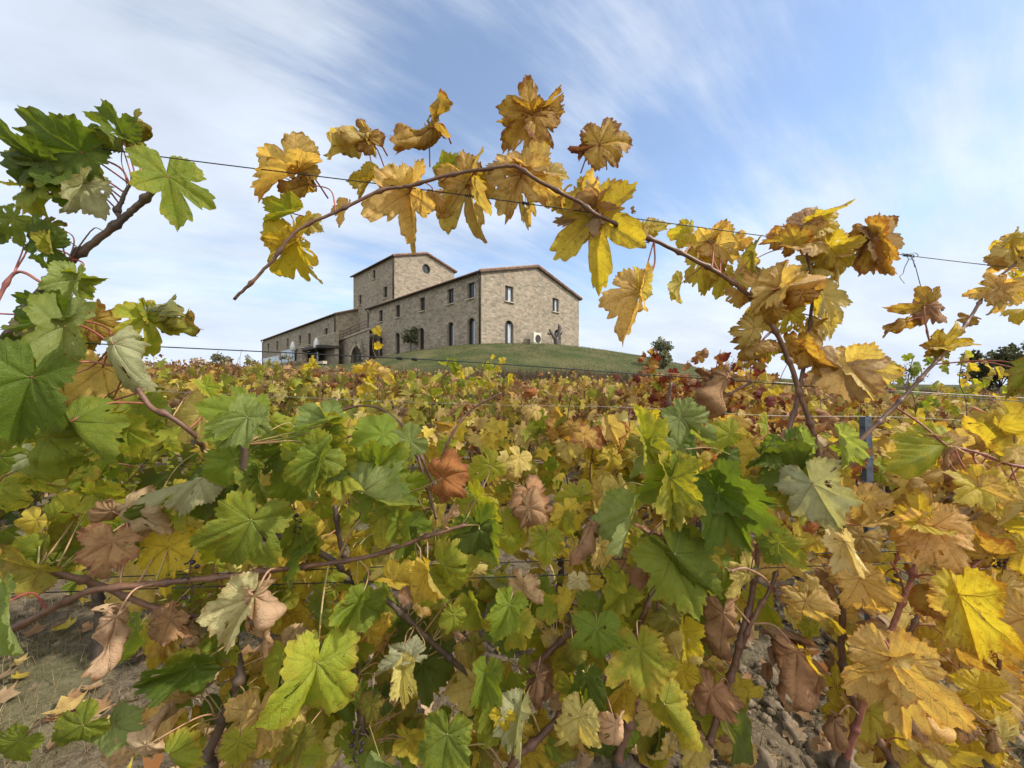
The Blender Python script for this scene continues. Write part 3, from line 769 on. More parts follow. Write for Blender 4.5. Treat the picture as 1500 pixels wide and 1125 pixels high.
# jx jy tx ty type mode off roll pitch deep      ("-" leaves a value to chance)
HERO = """
118 222 -4 245 dg e .02 .2 .3 .3
58 232 -30 214 dg n .03 .2 .2 .3
70 262 -10 286 g e .0 .4 .2 .3
112 215 30 175 dg x .00 .3 .2 .3
180 200 112 155 dg f .0 .5 .2 .3
182 202 194 128 ol r .0 .3 0 .3
176 205 150 165 g x -.02 .6 0 .3
123 268 92 335 p f .02 -.7 .2 .2
92 262 18 298 dg n .0 .3 .2 .3
246 258 274 362 g e .0 -.6 .1 .5
74 362 -4 344 dg n .02 .2 .2 .3
60 330 20 318 g n .01 .3 .3 .3
76 360 72 322 yg f .02 .2 .2 .3
110 408 96 476 lg n .05 -.1 .3 .25
112 406 168 412 g f .03 .4 .2 .3
92 462 -6 492 dg n .06 .2 .3 .25
140 468 182 494 ob x .0 .2 .2 .3
213 463 242 532 yg d .03 -.5 .1 .55
216 462 206 420 yg f .03 .5 0 .3
218 458 292 452 p r .03 .4 .0 .3
240 476 297 490 ol h .02 .3 .0 .2
58 477 6 522 p n .05 .3 .2 .2
92 478 108 606 lg f .08 .1 .2 .25
165 503 216 598 p c .10 .2 .2 .15
150 538 178 632 o n .0 .1 .2 .35
45 552 22 690 dg e .14 .1 .2 .35
70 640 120 720 g n .10 .5 .2 .3
103 617 180 712 g v .13 .3 .1 .2
14 612 -15 690 g e .1 .2 .2 .3
40 560 -20 560 dg n .08 .2 .2 .3
20 320 -20 360 g n .02 .3 .2 .3
60 835 -16 806 ol n .04 .1 .2 .3
165 748 128 800 b c .05 .2 .2 .2
186 742 246 796 t c .05 -.2 .2 .25
165 792 168 866 b n .05 .0 .3 .25
246 800 262 886 by n .02 .1 .3 .3
368 762 332 862 g n .14 -.1 .3 .3
170 904 164 1016 t h .12 .2 .1 .15
246 908 196 950 b n .04 .2 .2 .3
250 908 302 930 b f .04 -.2 .2 .3
285 976 184 992 dg n .10 .1 .3 .25
372 874 382 996 t h .14 .0 .15 .2
368 876 312 975 c f .12 .6 .1 .2
121 1063 60 1100 g n .12 .0 .3 .3
165 1060 236 1078 lg n .10 .0 .3 .3
30 1085 -10 1120 g n .08 .1 .3 .3
214 1092 150 1124 t c .12 .1 .2 .2
246 1104 320 1120 yg v .12 .2 .3 .2
350 1085 350 1140 yg n .12 .1 .3 .3
12 880 34 990 lg f .10 .4 .2 .25
247 1015 252 1062 o n .0 .3 .2 .3
380 1040 372 1130 o n .06 .1 .2 .25
440 1078 420 1134 ol n .1 .0 .3 .3
360 606 290 584 g F .12 .5 .5 .2
362 610 322 668 lg n .13 .0 .5 .2
364 608 408 636 lg n .12 .0 .5 .2
294 606 256 664 yp n .05 .5 .2 .25
300 566 330 600 yg f .04 .3 .2 .3
345 672 296 728 g n .10 .1 .4 .25
292 702 200 712 p v .08 .9 .5 .15
270 732 236 780 yg n .03 .2 .3 .3
380 700 400 756 g n .09 .4 .3 .3
466 668 400 722 g n .13 .0 .4 .25
468 670 448 746 g f .13 .4 .3 .25
480 617 416 634 lg f .09 .9 .3 .2
478 640 524 664 g n .08 .3 .4 .3
482 700 518 692 lg n .10 .2 .4 .3
500 690 572 704 yg n .09 .2 .4 .25
552 684 624 648 g n .08 .5 .5 .25
530 722 650 750 lg v .12 .8 .4 .15
560 756 612 792 yg n .08 .2 .3 .3
648 700 706 672 r x .12 .2 .2 .15
652 764 678 724 t r .08 .2 .0 .2
702 775 612 846 dg v .09 .4 .2 .2
700 770 740 840 g n .06 .3 .3 .3
528 880 500 936 g n .12 .1 .4 .3
532 884 580 900 g n .10 .1 .4 .3
465 971 462 1088 yg e .16 -.1 .4 .3
590 980 602 1046 yp n .12 .2 .3 .35
602 965 536 976 p f .10 .7 .4 .15
545 1030 540 1072 ol n .10 .1 .3 .3
710 986 698 1046 g n .13 .1 .4 .25
746 885 716 946 g n .11 .1 .4 .25
665 900 660 944 yg n .09 .0 .3 .35
650 828 722 838 yg n .08 .3 .5 .2
626 835 654 898 y f .11 .6 .2 .15
612 850 584 898 t r .11 .2 .2 .15
655 1076 640 1160 g n .18 .0 .4 .3
556 1108 592 1132 lg f .14 .5 .2 .15
762 1040 738 1122 p f .14 .4 .2 .2
735 1045 752 1080 by n .15 .2 .2 .4
766 855 760 914 t n .04 .4 .1 .2
943 650 934 566 yg f .10 -.3 .0 .2
995 612 982 668 lg n .08 .3 .4 .3
998 612 1062 680 lg v .08 .5 .2 .25
1000 612 1022 580 g n .06 .2 .2 .3
983 700 972 804 yg n .14 .1 .3 .35
985 702 910 738 g n .13 .2 .3 .3
1052 722 1096 824 dg n .16 -.1 .4 .3
1056 720 1146 732 dg n .14 .1 .5 .25
1153 652 1168 720 dg n .10 .0 .4 .3
1120 660 1080 690 dg n .09 .3 .5 .3
926 752 897 848 lg f .13 .9 .1 .2
868 768 816 842 b r .10 .4 .2 .2
950 788 930 874 b h .09 .3 .1 .25
989 812 1080 916 g v .18 .2 .2 .2
985 815 1020 920 g n .15 .3 .3 .25
874 920 874 980 g n .14 .0 .5 .2
936 949 942 1028 yg n .15 .0 .5 .2
1002 924 998 990 by f .10 .3 .2 .3
1002 984 1006 1022 by n .08 .1 .3 .3
1060 898 1050 1004 b c .05 .2 .2 .15
1042 1012 1006 1064 b x .07 .2 .3 .15
974 1032 1040 1106 yg v .20 .2 .3 .2
850 1050 832 1130 yp n .15 .1 .3 .2
902 1060 898 1126 t c .14 .2 .2 .2
800 788 795 842 yg n .03 .2 .3 .3
846 848 846 884 c n .04 .2 .2 .3
866 850 882 884 y n .03 .1 .2 .3
880 800 902 848 o n .02 .1 .2 .3
860 990 848 1048 dg n .08 .1 .3 .25
786 990 780 1054 b h .08 .2 .2 .2
1175 652 1168 608 lg f .12 .2 .2 .3
1172 655 1190 625 g n .11 .2 .2 .3
1228 640 1238 702 lg f .12 .3 .2 .3
1240 660 1270 694 g v .10 .3 .2 .2
1190 708 1216 796 p e .15 .2 .4 .2
1140 794 1172 832 yg n .12 .0 .6 .2
1142 792 1104 820 g n .11 .0 .6 .2
1386 652 1278 704 yg v .15 .2 .2 .2
1388 648 1342 628 t f .12 .4 .2 .2
1433 712 1372 726 y n .13 .2 .4 .3
1436 712 1506 728 y n .13 .0 .4 .3
1434 714 1440 772 o n .13 .0 .3 .3
1346 764 1276 752 y n .15 .1 .4 .3
1348 764 1330 700 y n .12 .3 .2 .3
1370 770 1408 862 o n .18 .0 .2 .25
1365 774 1322 846 o v .17 .2 .2 .25
1237 793 1266 868 c f .18 .5 .1 .15
1180 880 1148 934 o n .12 .2 .2 .2
1184 868 1228 846 o n .11 .0 .3 .2
1260 848 1292 924 o n .11 .2 .2 .25
1405 871 1424 996 y n .20 .0 .2 .25
1408 869 1490 892 o n .18 .2 .4 .25
1305 965 1312 1114 o n .26 -.1 .2 .3
1303 962 1212 972 o n .24 .3 .4 .3
1310 962 1400 1000 o v .24 .2 .2 .25
1168 955 1158 1060 b h .14 .0 .1 .15
1174 955 1204 1002 y f .13 .5 .1 .2
1436 1008 1444 1076 by n .18 .0 .2 .6
1505 905 1472 1014 o n .16 .3 .2 .25
1222 1055 1214 1120 b h .14 .2 .1 .2
1352 1048 1384 1128 o h .22 .2 .1 .2
1186 915 1177 948 yg n .08 .1 .2 .4
1222 912 1236 934 y n .06 .1 .2 .4
1420 1066 1396 1098 b c .12 .2 .2 .2
1456 1068 1454 1116 b h .12 .2 .2 .2
1322 1010 1342 1098 t r .18 .2 .1 .2
1502 800 1470 850 y n .1 .3 .2 .3
1513 535 1464 596 ol n .28 .2 .2 .15
1513 545 1490 620 o n .26 .2 .2 .15
1240 536 1212 606 t d .06 .3 .2 .2
1244 536 1284 610 o f .06 -.4 .2 .2
1065 553 1034 642 b h .03 .2 .1 .2
1035 353 984 366 o n .03 .2 .2 .3
1052 358 1090 392 o n .04 -.2 .2 .3
1044 350 1050 328 t f .03 .2 0 .3
1026 382 1040 440 y n .02 .0 .1 .3
1183 325 1166 288 t x .02 .2 .0 .2
1180 330 1204 290 t h .02 .2 .0 .2
1190 322 1242 300 y f .02 .5 .0 .2
1163 357 1108 354 ob n .04 .2 .2 .3
1160 352 1120 320 ob x .02 .2 .1 .3
1195 345 1262 324 ob x .02 .3 .1 .3
1277 342 1292 306 ob f .02 .6 .0 .2
1275 348 1290 404 t f .03 .2 .1 .3
1278 348 1314 416 ob f .03 -.3 .1 .35
1272 350 1250 386 b f .03 .4 .1 .3
1215 360 1246 398 y n .02 .0 .2 .3
1138 423 1240 406 o v .07 .2 .2 .2
1140 424 1078 462 o n .06 .1 .3 .25
1136 420 1150 370 o n .05 .2 .2 .3
1175 430 1206 478 ob n .07 .1 .2 .25
1202 430 1226 484 yp n .01 .2 .2 .3
1105 480 1058 494 o n .03 .2 .2 .3
1110 505 1092 546 o n .03 .2 .2 .3
1110 502 1068 530 ob n .01 .2 .2 .3
1160 513 1168 546 y n -.02 .2 .1 .3
1155 455 1158 504 y n .02 .1 .1 .3
1122 508 1128 542 by n .0 .2 .1 .3
1205 470 1236 510 yp n -.03 .2 .1 .3
1130 450 1132 492 ob x .06 .2 .1 .3
1247 523 1284 500 ob n .0 .2 .1 .3
1244 524 1228 496 o n .0 .2 .1 .3
1362 446 1290 464 ob n .02 .3 .1 .6
1360 448 1340 482 b x .02 .3 .1 .4
1330 470 1290 492 ob h .02 .2 .1 .2
1377 507 1444 496 y n .05 .2 .1 .55
1377 508 1392 532 ol n .05 .3 .3 .2
1375 506 1340 506 ob n .05 .2 .1 .3
1463 422 1408 434 o n .04 .2 .2 .3
1466 424 1452 474 o n .04 .2 .1 .3
1470 422 1512 440 o n .03 .2 .1 .3
1484 346 1464 372 y n .02 .2 .1 .3
1497 378 1472 342 yp n .02 .1 .0 .3
1500 372 1506 324 y n .01 .1 .0 .3
1420 465 1410 482 ob x .02 .2 .1 .3
437 252 358 286 o f .04 .9 .3 .25
440 250 476 222 o f .04 .3 .2 .3
540 203 504 164 ob x .04 .2 .0 .2
538 200 528 156 ob h .04 .2 .0 .2
536 206 464 226 o r .04 .1 .1 .2
428 312 378 332 yg n .05 .1 .2 .4
452 270 400 288 ob h .04 .2 .1 .3
433 353 446 434 by n .06 -.1 .0 .35
430 356 390 382 y f .06 .4 .1 .3
545 263 516 292 y f .03 .8 .0 .3
542 262 520 246 y f .03 .5 .0 .3
508 305 492 336 o f .02 .6 .0 .3
600 282 607 386 o n .05 .2 .1 .6
598 284 548 318 o n .05 .1 .1 .3
635 183 566 238 ob r .04 .2 .0 .3
635 184 648 130 ob r .04 .2 .0 .3
652 253 676 218 yg n .03 .1 .1 .3
688 266 700 216 ob f .03 .9 .0 .3
688 268 690 368 o n .05 .1 .1 .6
690 270 636 328 o n .03 .2 .1 .5
763 256 735 336 o n .05 .1 .1 .6
764 258 778 348 o n .04 .2 .1 .6
775 245 830 266 o n .04 .2 .1 .4
768 242 770 214 y n .03 .2 .1 .3
778 168 736 232 ob n .05 .2 .2 .3
782 170 818 224 ob n .04 .1 .2 .4
794 160 836 136 ob f .04 .3 .1 .3
776 166 724 188 ob n .04 .2 .1 .3
876 213 826 218 r h .03 .3 .1 .3
878 211 944 196 ob n .03 .3 .1 .35
852 292 844 246 y n .03 .2 .0 .35
860 290 880 250 t f .03 .4 .0 .3
872 307 804 334 t n .05 .3 .3 .3
874 306 906 352 t f .05 .2 .3 .3
872 319 876 446 y n .06 .1 .1 .65
868 318 842 350 t x .06 .2 .2 .3
938 427 896 514 o f .05 .9 .1 .4
936 425 930 380 yp f .05 .4 .1 .3
950 335 988 322 y n .02 .2 .1 .3
952 336 956 360 y n .02 .2 .1 .3
928 310 926 298 b h .02 .2 .0 .2
548 490 550 468 by n -.9 .2 .1 .4
"""
def num(s, cast=float): return None if s == '-' else cast(s)
hr = random.Random(11)
for line in HERO.strip().splitlines():
    a = line.split()
    jx, jy, tx, ty = map(float, a[:4])
    off, roll, pitch, deep = [num(q) for q in a[6:10]]
    roll = (roll * (1 if hr.random() < .5 else -1) * 1.5 + hr.gauss(0, .12)) if roll is not None and abs(roll) <= .3 else roll
    if jy < 540 and off > -.5: pitch = pitch * .6
    if jx == 548 and off < -.5: continue
    if jy < 420 and 340 < jx < 1060: off -= .075
    place_leaf(hr, jx, jy, tx, ty, a[4], a[5], off, roll, pitch, deep)

# the mass of leaves behind those
def fill(n, x0, x1, y0, y1, offs, types, size, own=None, keep=None, ang=55, seed=1):
    r = random.Random(seed); k = 0; guard = 0
    names, wts = zip(*types)
    while k < n and guard < n * 30:
        guard += 1
        jx, jy = r.uniform(x0, x1), r.uniform(y0, y1)
        if keep and not keep(jx, jy, r): continue
        a = R(90 + r.gauss(0, ang)); L = r.uniform(*size)
        typ = r.choices(names, wts)[0]
        mode = {'t': 'ch', 'b': 'chx', 'r': 'xh', 'c': 'fh'}.get(typ, 'nnnnvfd'); mode = r.choice(mode)
        place_leaf(r, jx, jy, jx + L * math.cos(a), jy + L * math.sin(a), typ, mode, r.uniform(*offs), None, None, None, own, hi=False)
        k += 1
def gap(jx, jy, r):
    for (a, b, c, d) in ((-60, 930, 130, 1040), (1090, 900, 1215, 1130), (60, 930, 240, 1060), (735, 770, 830, 860)):
        if a < jx < b if False else (a < jx < c and b < jy < d): return False
    return True
def seen_through(jx, jy, r):
    if not gap(jx, jy, r): return False
    # above the low wires the second row shows between the leaves
    if jy < 790 and r.random() < (.75 if 520 < jx < 900 else .45): return False
    return True
GR = [('g', 3), ('yg', 4), ('ol', 2), ('y', 2), ('dg', 1.2), ('t', .8), ('yp', 1.2), ('lg', .8), ('o', .8)]
fill(34, 190, 425, 660, 1100, (-.18, .06), GR, (38, 72), None, seen_through, seed=21)
fill(62, 425, 765, 660, 1100, (-.18, .06), GR, (34, 68), None, seen_through, seed=31)
fill(62, 765, 1125, 640, 1100, (-.18, .06), [('g', 2.5), ('yg', 3.5), ('ol', 2), ('y', 2), ('dg', 1.6), ('t', 1), ('b', .8), ('o', 1), ('yp', 1)], (34, 68), None, seen_through, seed=22)
fill(28, 1135, 1285, 640, 1090, (-.14, .02), [('o', 4), ('y', 2), ('t', 1), ('b', 1), ('ob', 1)], (38, 64), None, lambda a, b, r: gap(a, b, r) and not (1235 < a < 1300 and 590 < b < 720), seed=23)
fill(58, 1295, 1515, 620, 1110, (-.18, .10), [('o', 5), ('y', 3), ('yp', 2), ('t', 1), ('b', .8), ('yg', .6), ('ob', 1)], (40, 78), None, seed=24)
fill(22, -10, 190, 560, 830, (-.14, .02), [('ol', 2), ('yg', 3), ('g', 3), ('y', 2), ('dg', 1.4), ('p', .8)], (40, 75), None, gap, seed=25)
fill(9, -10, 100, 270, 560, (-.08, .0), [('dg', 2), ('g', 3), ('ol', 1), ('yg', 1)], (36, 60), 'A', seed=26)
fill(26, 1070, 1235, 350, 535, (-.10, .03), [('o', 4), ('ob', 3), ('y', 3), ('ol', 1), ('yp', 1)], (30, 48), 'D', seed=27)
fill(6, 995, 1090, 340, 430, (-.06, .0), [('o', 4), ('y', 3)], (28, 44), 'D', seed=29)
fill(6, 1430, 1515, 330, 470, (-.06, .02), [('o', 3), ('y', 3), ('ol', 1)], (30, 46), None, seed=30)
fill(22, 425, 765, 840, 1110, (-.10, .10), GR, (40, 70), None, gap, seed=41)
fill(20, 765, 1080, 840, 1110, (-.10, .08), GR, (40, 70), None, gap, seed=42)
fill(16, 240, 425, 840, 1110, (-.10, .06), GR, (40, 70), None, gap, seed=43)
fill(20, 290, 625, 610, 790, (-.02, .10), [('g', 4), ('lg', 2), ('yg', 3), ('dg', 1)], (46, 80), None, seed=44)
fill(13, 900, 1215, 610, 810, (-.02, .12), [('g', 3), ('yg', 3), ('dg', 2), ('lg', 1)], (46, 80), None, seed=45)
fill(24, 425, 1080, 830, 1110, (-.16, .06), GR, (44, 80), None, gap, seed=46)
fill(30, 190, 1120, 820, 1120, (-.20, -.02), [('y', 3), ('yg', 4), ('ol', 2), ('o', 2), ('t', 1)], (36, 64), None, gap, seed=47)
fill(24, 1130, 1510, 640, 1110, (-.12, .12), [('o', 4), ('y', 3), ('yp', 2), ('t', 1)], (36, 62), None, lambda a, b, r: gap(a, b, r) and not (1235 < a < 1300 and 590 < b < 720), seed=48)
fill(70, 190, 1125, 640, 1110, (-.20, .05), [('y', 4), ('yg', 5), ('ol', 2), ('yp', 2), ('g', 2), ('o', 1)], (34, 62), None, seen_through, seed=51)
fill(36, 1130, 1515, 620, 1110, (-.16, .10), [('o', 5), ('y', 3), ('yp', 2), ('t', 1), ('ob', 1)], (36, 66), None, lambda a, b, r: gap(a, b, r) and not (1235 < a < 1300 and 590 < b < 720), seed=52)
fill(16, -10, 250, 450, 760, (-.10, .06), [('g', 3), ('yg', 3), ('ol', 2), ('lg', 1), ('p', 1)], (38, 66), None, None, seed=53)
fill(12, 345, 1000, 215, 330, (.0, -.06), [('o', 3), ('y', 3), ('yp', 1)], (24, 36), 'D', lambda a, b, r: abs(b - (320 - (a - 480) * .28 if a < 755 else 243 + (a - 755) * .42)) < 22, seed=54)
fill(12, 220, 420, 900, 1110, (-.14, .0), [('o', 2), ('y', 2), ('t', 1), ('ol', 1)], (45, 72), None, seed=28)
for k, v in NEAR.items():
    lv = sorted(v.get('leaves', []), key=lambda t: -t[0])
    rest = lv[99:]
    if not rest: continue
    Vs = []; Fs = []; A = {}; U = []; n0 = 0
    for lp, o, d in rest:
        Vs.append(d['Q']); Fs += [tuple(i + n0 for i in f) for f in d['f']]; n0 += len(d['Q']); U.append(d['uv'])
        for q, arr in d['at'].items(): A.setdefault(q, []).append(arr)
        for c in list(o.children): bpy.data.objects.remove(c)
        bpy.data.objects.remove(o)
    me = make_mesh('smaller_leaves', np.concatenate(Vs), Fs, M['leaf'], True, {q: np.concatenate(x_) for q, x_ in A.items()}, np.concatenate(U))
    tag(obj('smaller_leaves', me, v['e']), kind='stuff')

# bare grape stalks and withered berries
def stalk(key, px, py, off, s=1.0, berries=3, seed=1):
    v = NEAR[key]; r = random.Random(seed); j = P1(px, py, off); mb = MB()
    ax = [j + Vector((r.gauss(0, .004), r.gauss(0, .004), -.016 * i * s)) for i in range(6)]
    mb.tube(ax, [.0014] * 6, 5)
    bs = MB()
    for i in range(1, 6):
        for q in range(3):
            a = r.uniform(0, 6.28); e = ax[i] + Vector((math.cos(a), math.sin(a), -.3)) * .014 * s * r.uniform(.6, 1.2)
            mb.tube([ax[i], e], [.0009, .0007], 4)
            rad = .0022 if berries == 0 or r.random() > berries / 14 else .0052
            bs.add([e + Vector((q_.x, q_.y, q_.z)) * rad * (1 + .2 * mnoise.noise(q_ * 3)) for q_ in ICO1[0]], ICO1[1])
    o = mb.build('grape_stalk', M['oldcane'], v['e'], tuple(j), True); o.location = j - v['loc']
    d = bs.build('berries', M['berry'], o, tuple(j), True); d.location = (0, 0, 0)
M['berry'] = simple_mat('withered_berry', (.025, .014, .02), .5, .3, 300, bump=.3)
stalk('B', 282, 805, .06, 1.1, 3, 1); stalk('B', 522, 1062, .1, .9, 6, 2); stalk('C', 990, 1000, .03, 1, 4, 3); stalk('E', 1462, 795, .0, .8, 6, 4); stalk('B', 430, 735, .03, .8, 2, 5)

# tendrils
def tendril(key, pts, off, turns=0):
    v = NEAR[key]; S = spline([P1(p[0], p[1], off) for p in pts], 8)
    mb = MB(); mb.tube(S, [.0011 - .0005 * i / len(S) for i in range(len(S))], 5)
    o = mb.build('tendril', M['oldcane'], v['e'], tuple(S[0]), True); o.location = S[0] - v['loc']
tendril('D', [(1353, 447), (1350, 425), (1345, 405), (1341, 390), (1337, 378), (1345, 374), (1340, 370), (1332, 372), (1330, 378), (1340, 381)], .02)
tendril('D', [(1332, 378), (1325, 392), (1323, 400), (1318, 405), (1325, 415)], .01)
tendril('A', [(180, 205), (178, 235), (183, 255), (186, 275)], .0)
tendril('B', [(450, 855), (470, 868), (490, 862), (478, 850), (500, 858)], .04)
tendril('C', [(885, 835), (900, 815), (915, 820), (905, 838), (890, 828)], .05)

# ---- wires of the near row
def wire(label, pts, rad, mat='wire', y0=ROW1, knots=(), name='trellis_wire', group=None):
    S = [Vector(p) for p in pts]
    mb = MB(); mb.tube(spline(S, 24), rad, 6)
    r = random.Random(len(label))
    o = mb.build(name, M[mat], None, tuple(S[0]), True)
    tag(o, label, 'wire', group)
    for kx, ln, tail in knots:
        q = (kx - 750) / F; y = y0 / (1 - .135 * q); x = q * y
        t = min(range(len(S) - 1), key=lambda i: abs((S[i].x + S[i + 1].x) / 2 - x)); a, b = S[t], S[t + 1]
        f = (x - a.x) / (b.x - a.x); c = a.lerp(b, f); d = (b - a).normalized(); kb = MB(); pts_ = []
        nn = 60
        for i in range(nn):
            ang = i / nn * 2 * math.pi * 6; pts_.append(c + d * ln * (i / nn - .5) + Vector((0, math.cos(ang), math.sin(ang))) * (rad * 2.4 * r.uniform(.8, 1.5)))
        if tail:
            for i in range(8): pts_.append(pts_[-1] + Vector((r.gauss(0, .003) - .001 * (i > 4), r.gauss(0, .001), -.004 + .002 * (i > 5))))
        kb.tube(pts_, rad * .8, 5)
        kk = kb.build('wire_knot', M[mat], o, tuple(S[0]), True); kk.location = (0, 0, 0)
    return o
def WP(px, py, off=0): return P1(px, py, off)
WG = 'wires of the nearest row'
wire('top wire of the nearest row, crossing the sky, with twisted knots', [WP(-60, 186), WP(220, 227), WP(540, 267), WP(700, 288), WP(940, 321), WP(1200, 356), WP(1340, 375), WP(1560, 401)], .0012,
     knots=[(222, .02, True), (690, .03, False), (770, .018, True), (1330, .035, True)])
wire('middle wire of the nearest row, crossing in front of the farmhouse foot', [WP(-60, 494), WP(180, 505), WP(560, 523), WP(720, 532), WP(1000, 552), WP(1560, 592)], .0012, knots=[(585, .012, False), (607, .012, False)])
wire('pale second wire just above the middle wire at the right side', [WP(960, 545, -.05), WP(1250, 568, -.05), WP(1560, 586, -.05)], .0011, 'wirelight')
wire('upper of the two low wires, running behind the long level cane', [WP(-60, 852, -.01), WP(300, 840, -.01), WP(720, 824, -.01), WP(1140, 812, -.01), WP(1560, 800, -.01)], .0012)
wire('lower of the two low wires, running behind the large green leaf', [WP(-60, 872, .03), WP(330, 858, .03), WP(700, 846, .03), WP(1110, 832, .03), WP(1560, 815, .03)], .0012, knots=[(520, .02, True)])
# ------------------------------------------------------------------ second row: every vine with leaves of its own
ROW2 = 2.05
def leaf_template(seed, typ, mode):
    r = random.Random(seed)
    X, Y, E, TH, faces = leaf_flat(r, r.uniform(.15, .5), 60, 4)
    P = leaf_shape(r, X, Y, E, TH, mode)
    at = leaf_attrs(r, typ, X, Y, E)
    V = [tuple(p) for p in P]; n = len(V); uv = [(a, b) for a, b in zip(X, Y)]
    at = {k: list(map(tuple, v)) for k, v in at.items()}
    # petiole
    mb = MB(); mb.tube(spline([(0, 0, 0), (0, -.12, -.10), (0, -.2, -.32)], 4), .018, 5)
    pc = {'col': (.26, .1, .05, 1), 'col2': (.26, .1, .05, -1), 'vcol': (.26, .1, .05, 1), 'par': (0, 0, 0, .3)}
    for f in mb.f: faces.append(tuple(i + n for i in f))
    V += mb.v; uv += [(0.3, 0.02)] * len(mb.v)
    for k in at: at[k] = at[k] + [pc[k]] * len(mb.v)
    return make_mesh('leaf', V, faces, M['leaf'], True, at, uv)
TYPES2 = ['g', 'dg', 'yg', 'ol', 'y', 'yp', 'o', 'ob', 't', 'b', 'r', 'cr', 'by']
TPL = {}
for i, t in enumerate(TYPES2):
    modes = {'t': 'ch', 'b': 'cx', 'r': 'cx', 'cr': 'nd'}.get(t, 'nnfd')
    TPL[t] = [leaf_template(1000 + i * 10 + k, t, m_) for k, m_ in enumerate(modes)]
PAL = {
 'green':  [('g', 3), ('yg', 3), ('dg', 1), ('ol', 2), ('y', 1)],
 'olive':  [('yg', 4), ('ol', 3), ('y', 3), ('yp', 1.5), ('o', 1), ('g', 1.2), ('t', .6)],
 'yellow': [('y', 4), ('yp', 2.5), ('yg', 3), ('by', 1), ('o', 1.5), ('ol', 1.5), ('g', .8)],
 'orange': [('ob', 3), ('o', 3), ('r', 1.2), ('y', 2.5), ('yg', 2), ('b', .8)],
 'red':    [('r', 3), ('cr', .7), ('ob', 3), ('b', 1), ('o', 1.4), ('ol', .8)],
}
def pick(names, wts, p, off, r):
    """neighbouring leaves of a shoot share a colour"""
    u = .5 + .95 * mnoise.noise(Vector((p.x * 3.2 + off, p.y * 2.0, p.z * 3.2))) + r.gauss(0, .16); u = min(.999, max(0, u)) * sum(wts)
    for n_, w_ in zip(names, wts):
        u -= w_
        if u <= 0: return n_
    return names[-1]
def put_leaf(r, typ, pos, L, parent, base, ax=None):
    me = r.choice(TPL[typ])
    a = R(r.gauss(0, 50)); pitch = r.uniform(-.2, .7)
    axis = ax or Vector((math.sin(a) * math.cos(pitch), -math.sin(pitch), -math.cos(a) * math.cos(pitch)))
    x, y, z = frame(axis, r.gauss(0, .6))
    o = obj('leaf', me, parent)
    o.matrix_local = Matrix.Translation(pos - base) @ Matrix((x, y, z)).transposed().to_4x4() @ Matrix.Scale(L, 4)
    return o
def shoot_curve(r, p, up, lean):
    pts = [p]
    d = Vector((lean, r.gauss(0, .12), 1)).normalized()
    n = 6
    for i in range(n):
        d = (d + Vector((r.gauss(0, .13), r.gauss(0, .10), -.03 * i))).normalized(); pts.append(pts[-1] + d * up / n)
    return spline(pts, 4)
def vine_skeleton(r, base, length, e, top):
    mb = MB(); t = base + Vector((r.gauss(0, .03), r.gauss(0, .02), .62))
    S = spline([base - Vector((0, 0, .05)), base.lerp(t, .35) + Vector((r.gauss(0, .025), r.gauss(0, .02), 0)), base.lerp(t, .7) + Vector((r.gauss(0, .025), r.gauss(0, .02), 0)), t], 5)
    mb.tube(S, [.021 * (1.3 - .55 * i / len(S)) * r.uniform(.85, 1.15) for i in range(len(S))], 8)
    mb.build('trunk', M['bark'], e, tuple(base), True).location = (0, 0, 0)
    canes = []
    for s in (-1, 1):
        S = spline([t, t + Vector((s * .12, .02, .10)), t + Vector((s * .35, .05, .10)), t + Vector((s * length * .5, .135 * s * length * .5, .06))], 5); canes.append((S, .010, .007))
    for k in range(9):
        x = r.uniform(-.5, .5) * length; p = t + Vector((x, .135 * x + r.gauss(0, .05), .08))
        canes.append((shoot_curve(r, p, r.uniform(.45, top), r.gauss(0, .35)), .005, .002))
    for S, a, b in canes:
        m_ = MB(); m_.tube(S, [a + (b - a) * i / len(S) for i in range(len(S))], 6)
        o = m_.build('cane', M['cane'], e, tuple(base), True); o.location = (0, 0, 0)
    return [c[0] for c in canes]
V2 = [(-3.13, 'olive', 'olive green second row vine at the left edge, behind the large curled leaves'),
      (-2.0, 'green', 'green and yellow second row vine with a thin dark trunk, behind the dry hanging leaf'),
      (-.87, 'olive', 'olive and yellow second row vine behind the bushy green foreground vine'),
      (.26, 'yellow', 'golden second row vine below the gable, its dark trunk seen over bare soil'),
      (1.39, 'orange', 'yellow and rust second row vine behind the large pointed dark green leaf'),
      (2.52, 'orange', 'rusty second row vine right of the blue steel stake'),
      (3.65, 'yellow', 'yellow ochre second row vine at the right edge behind dry leaves')]
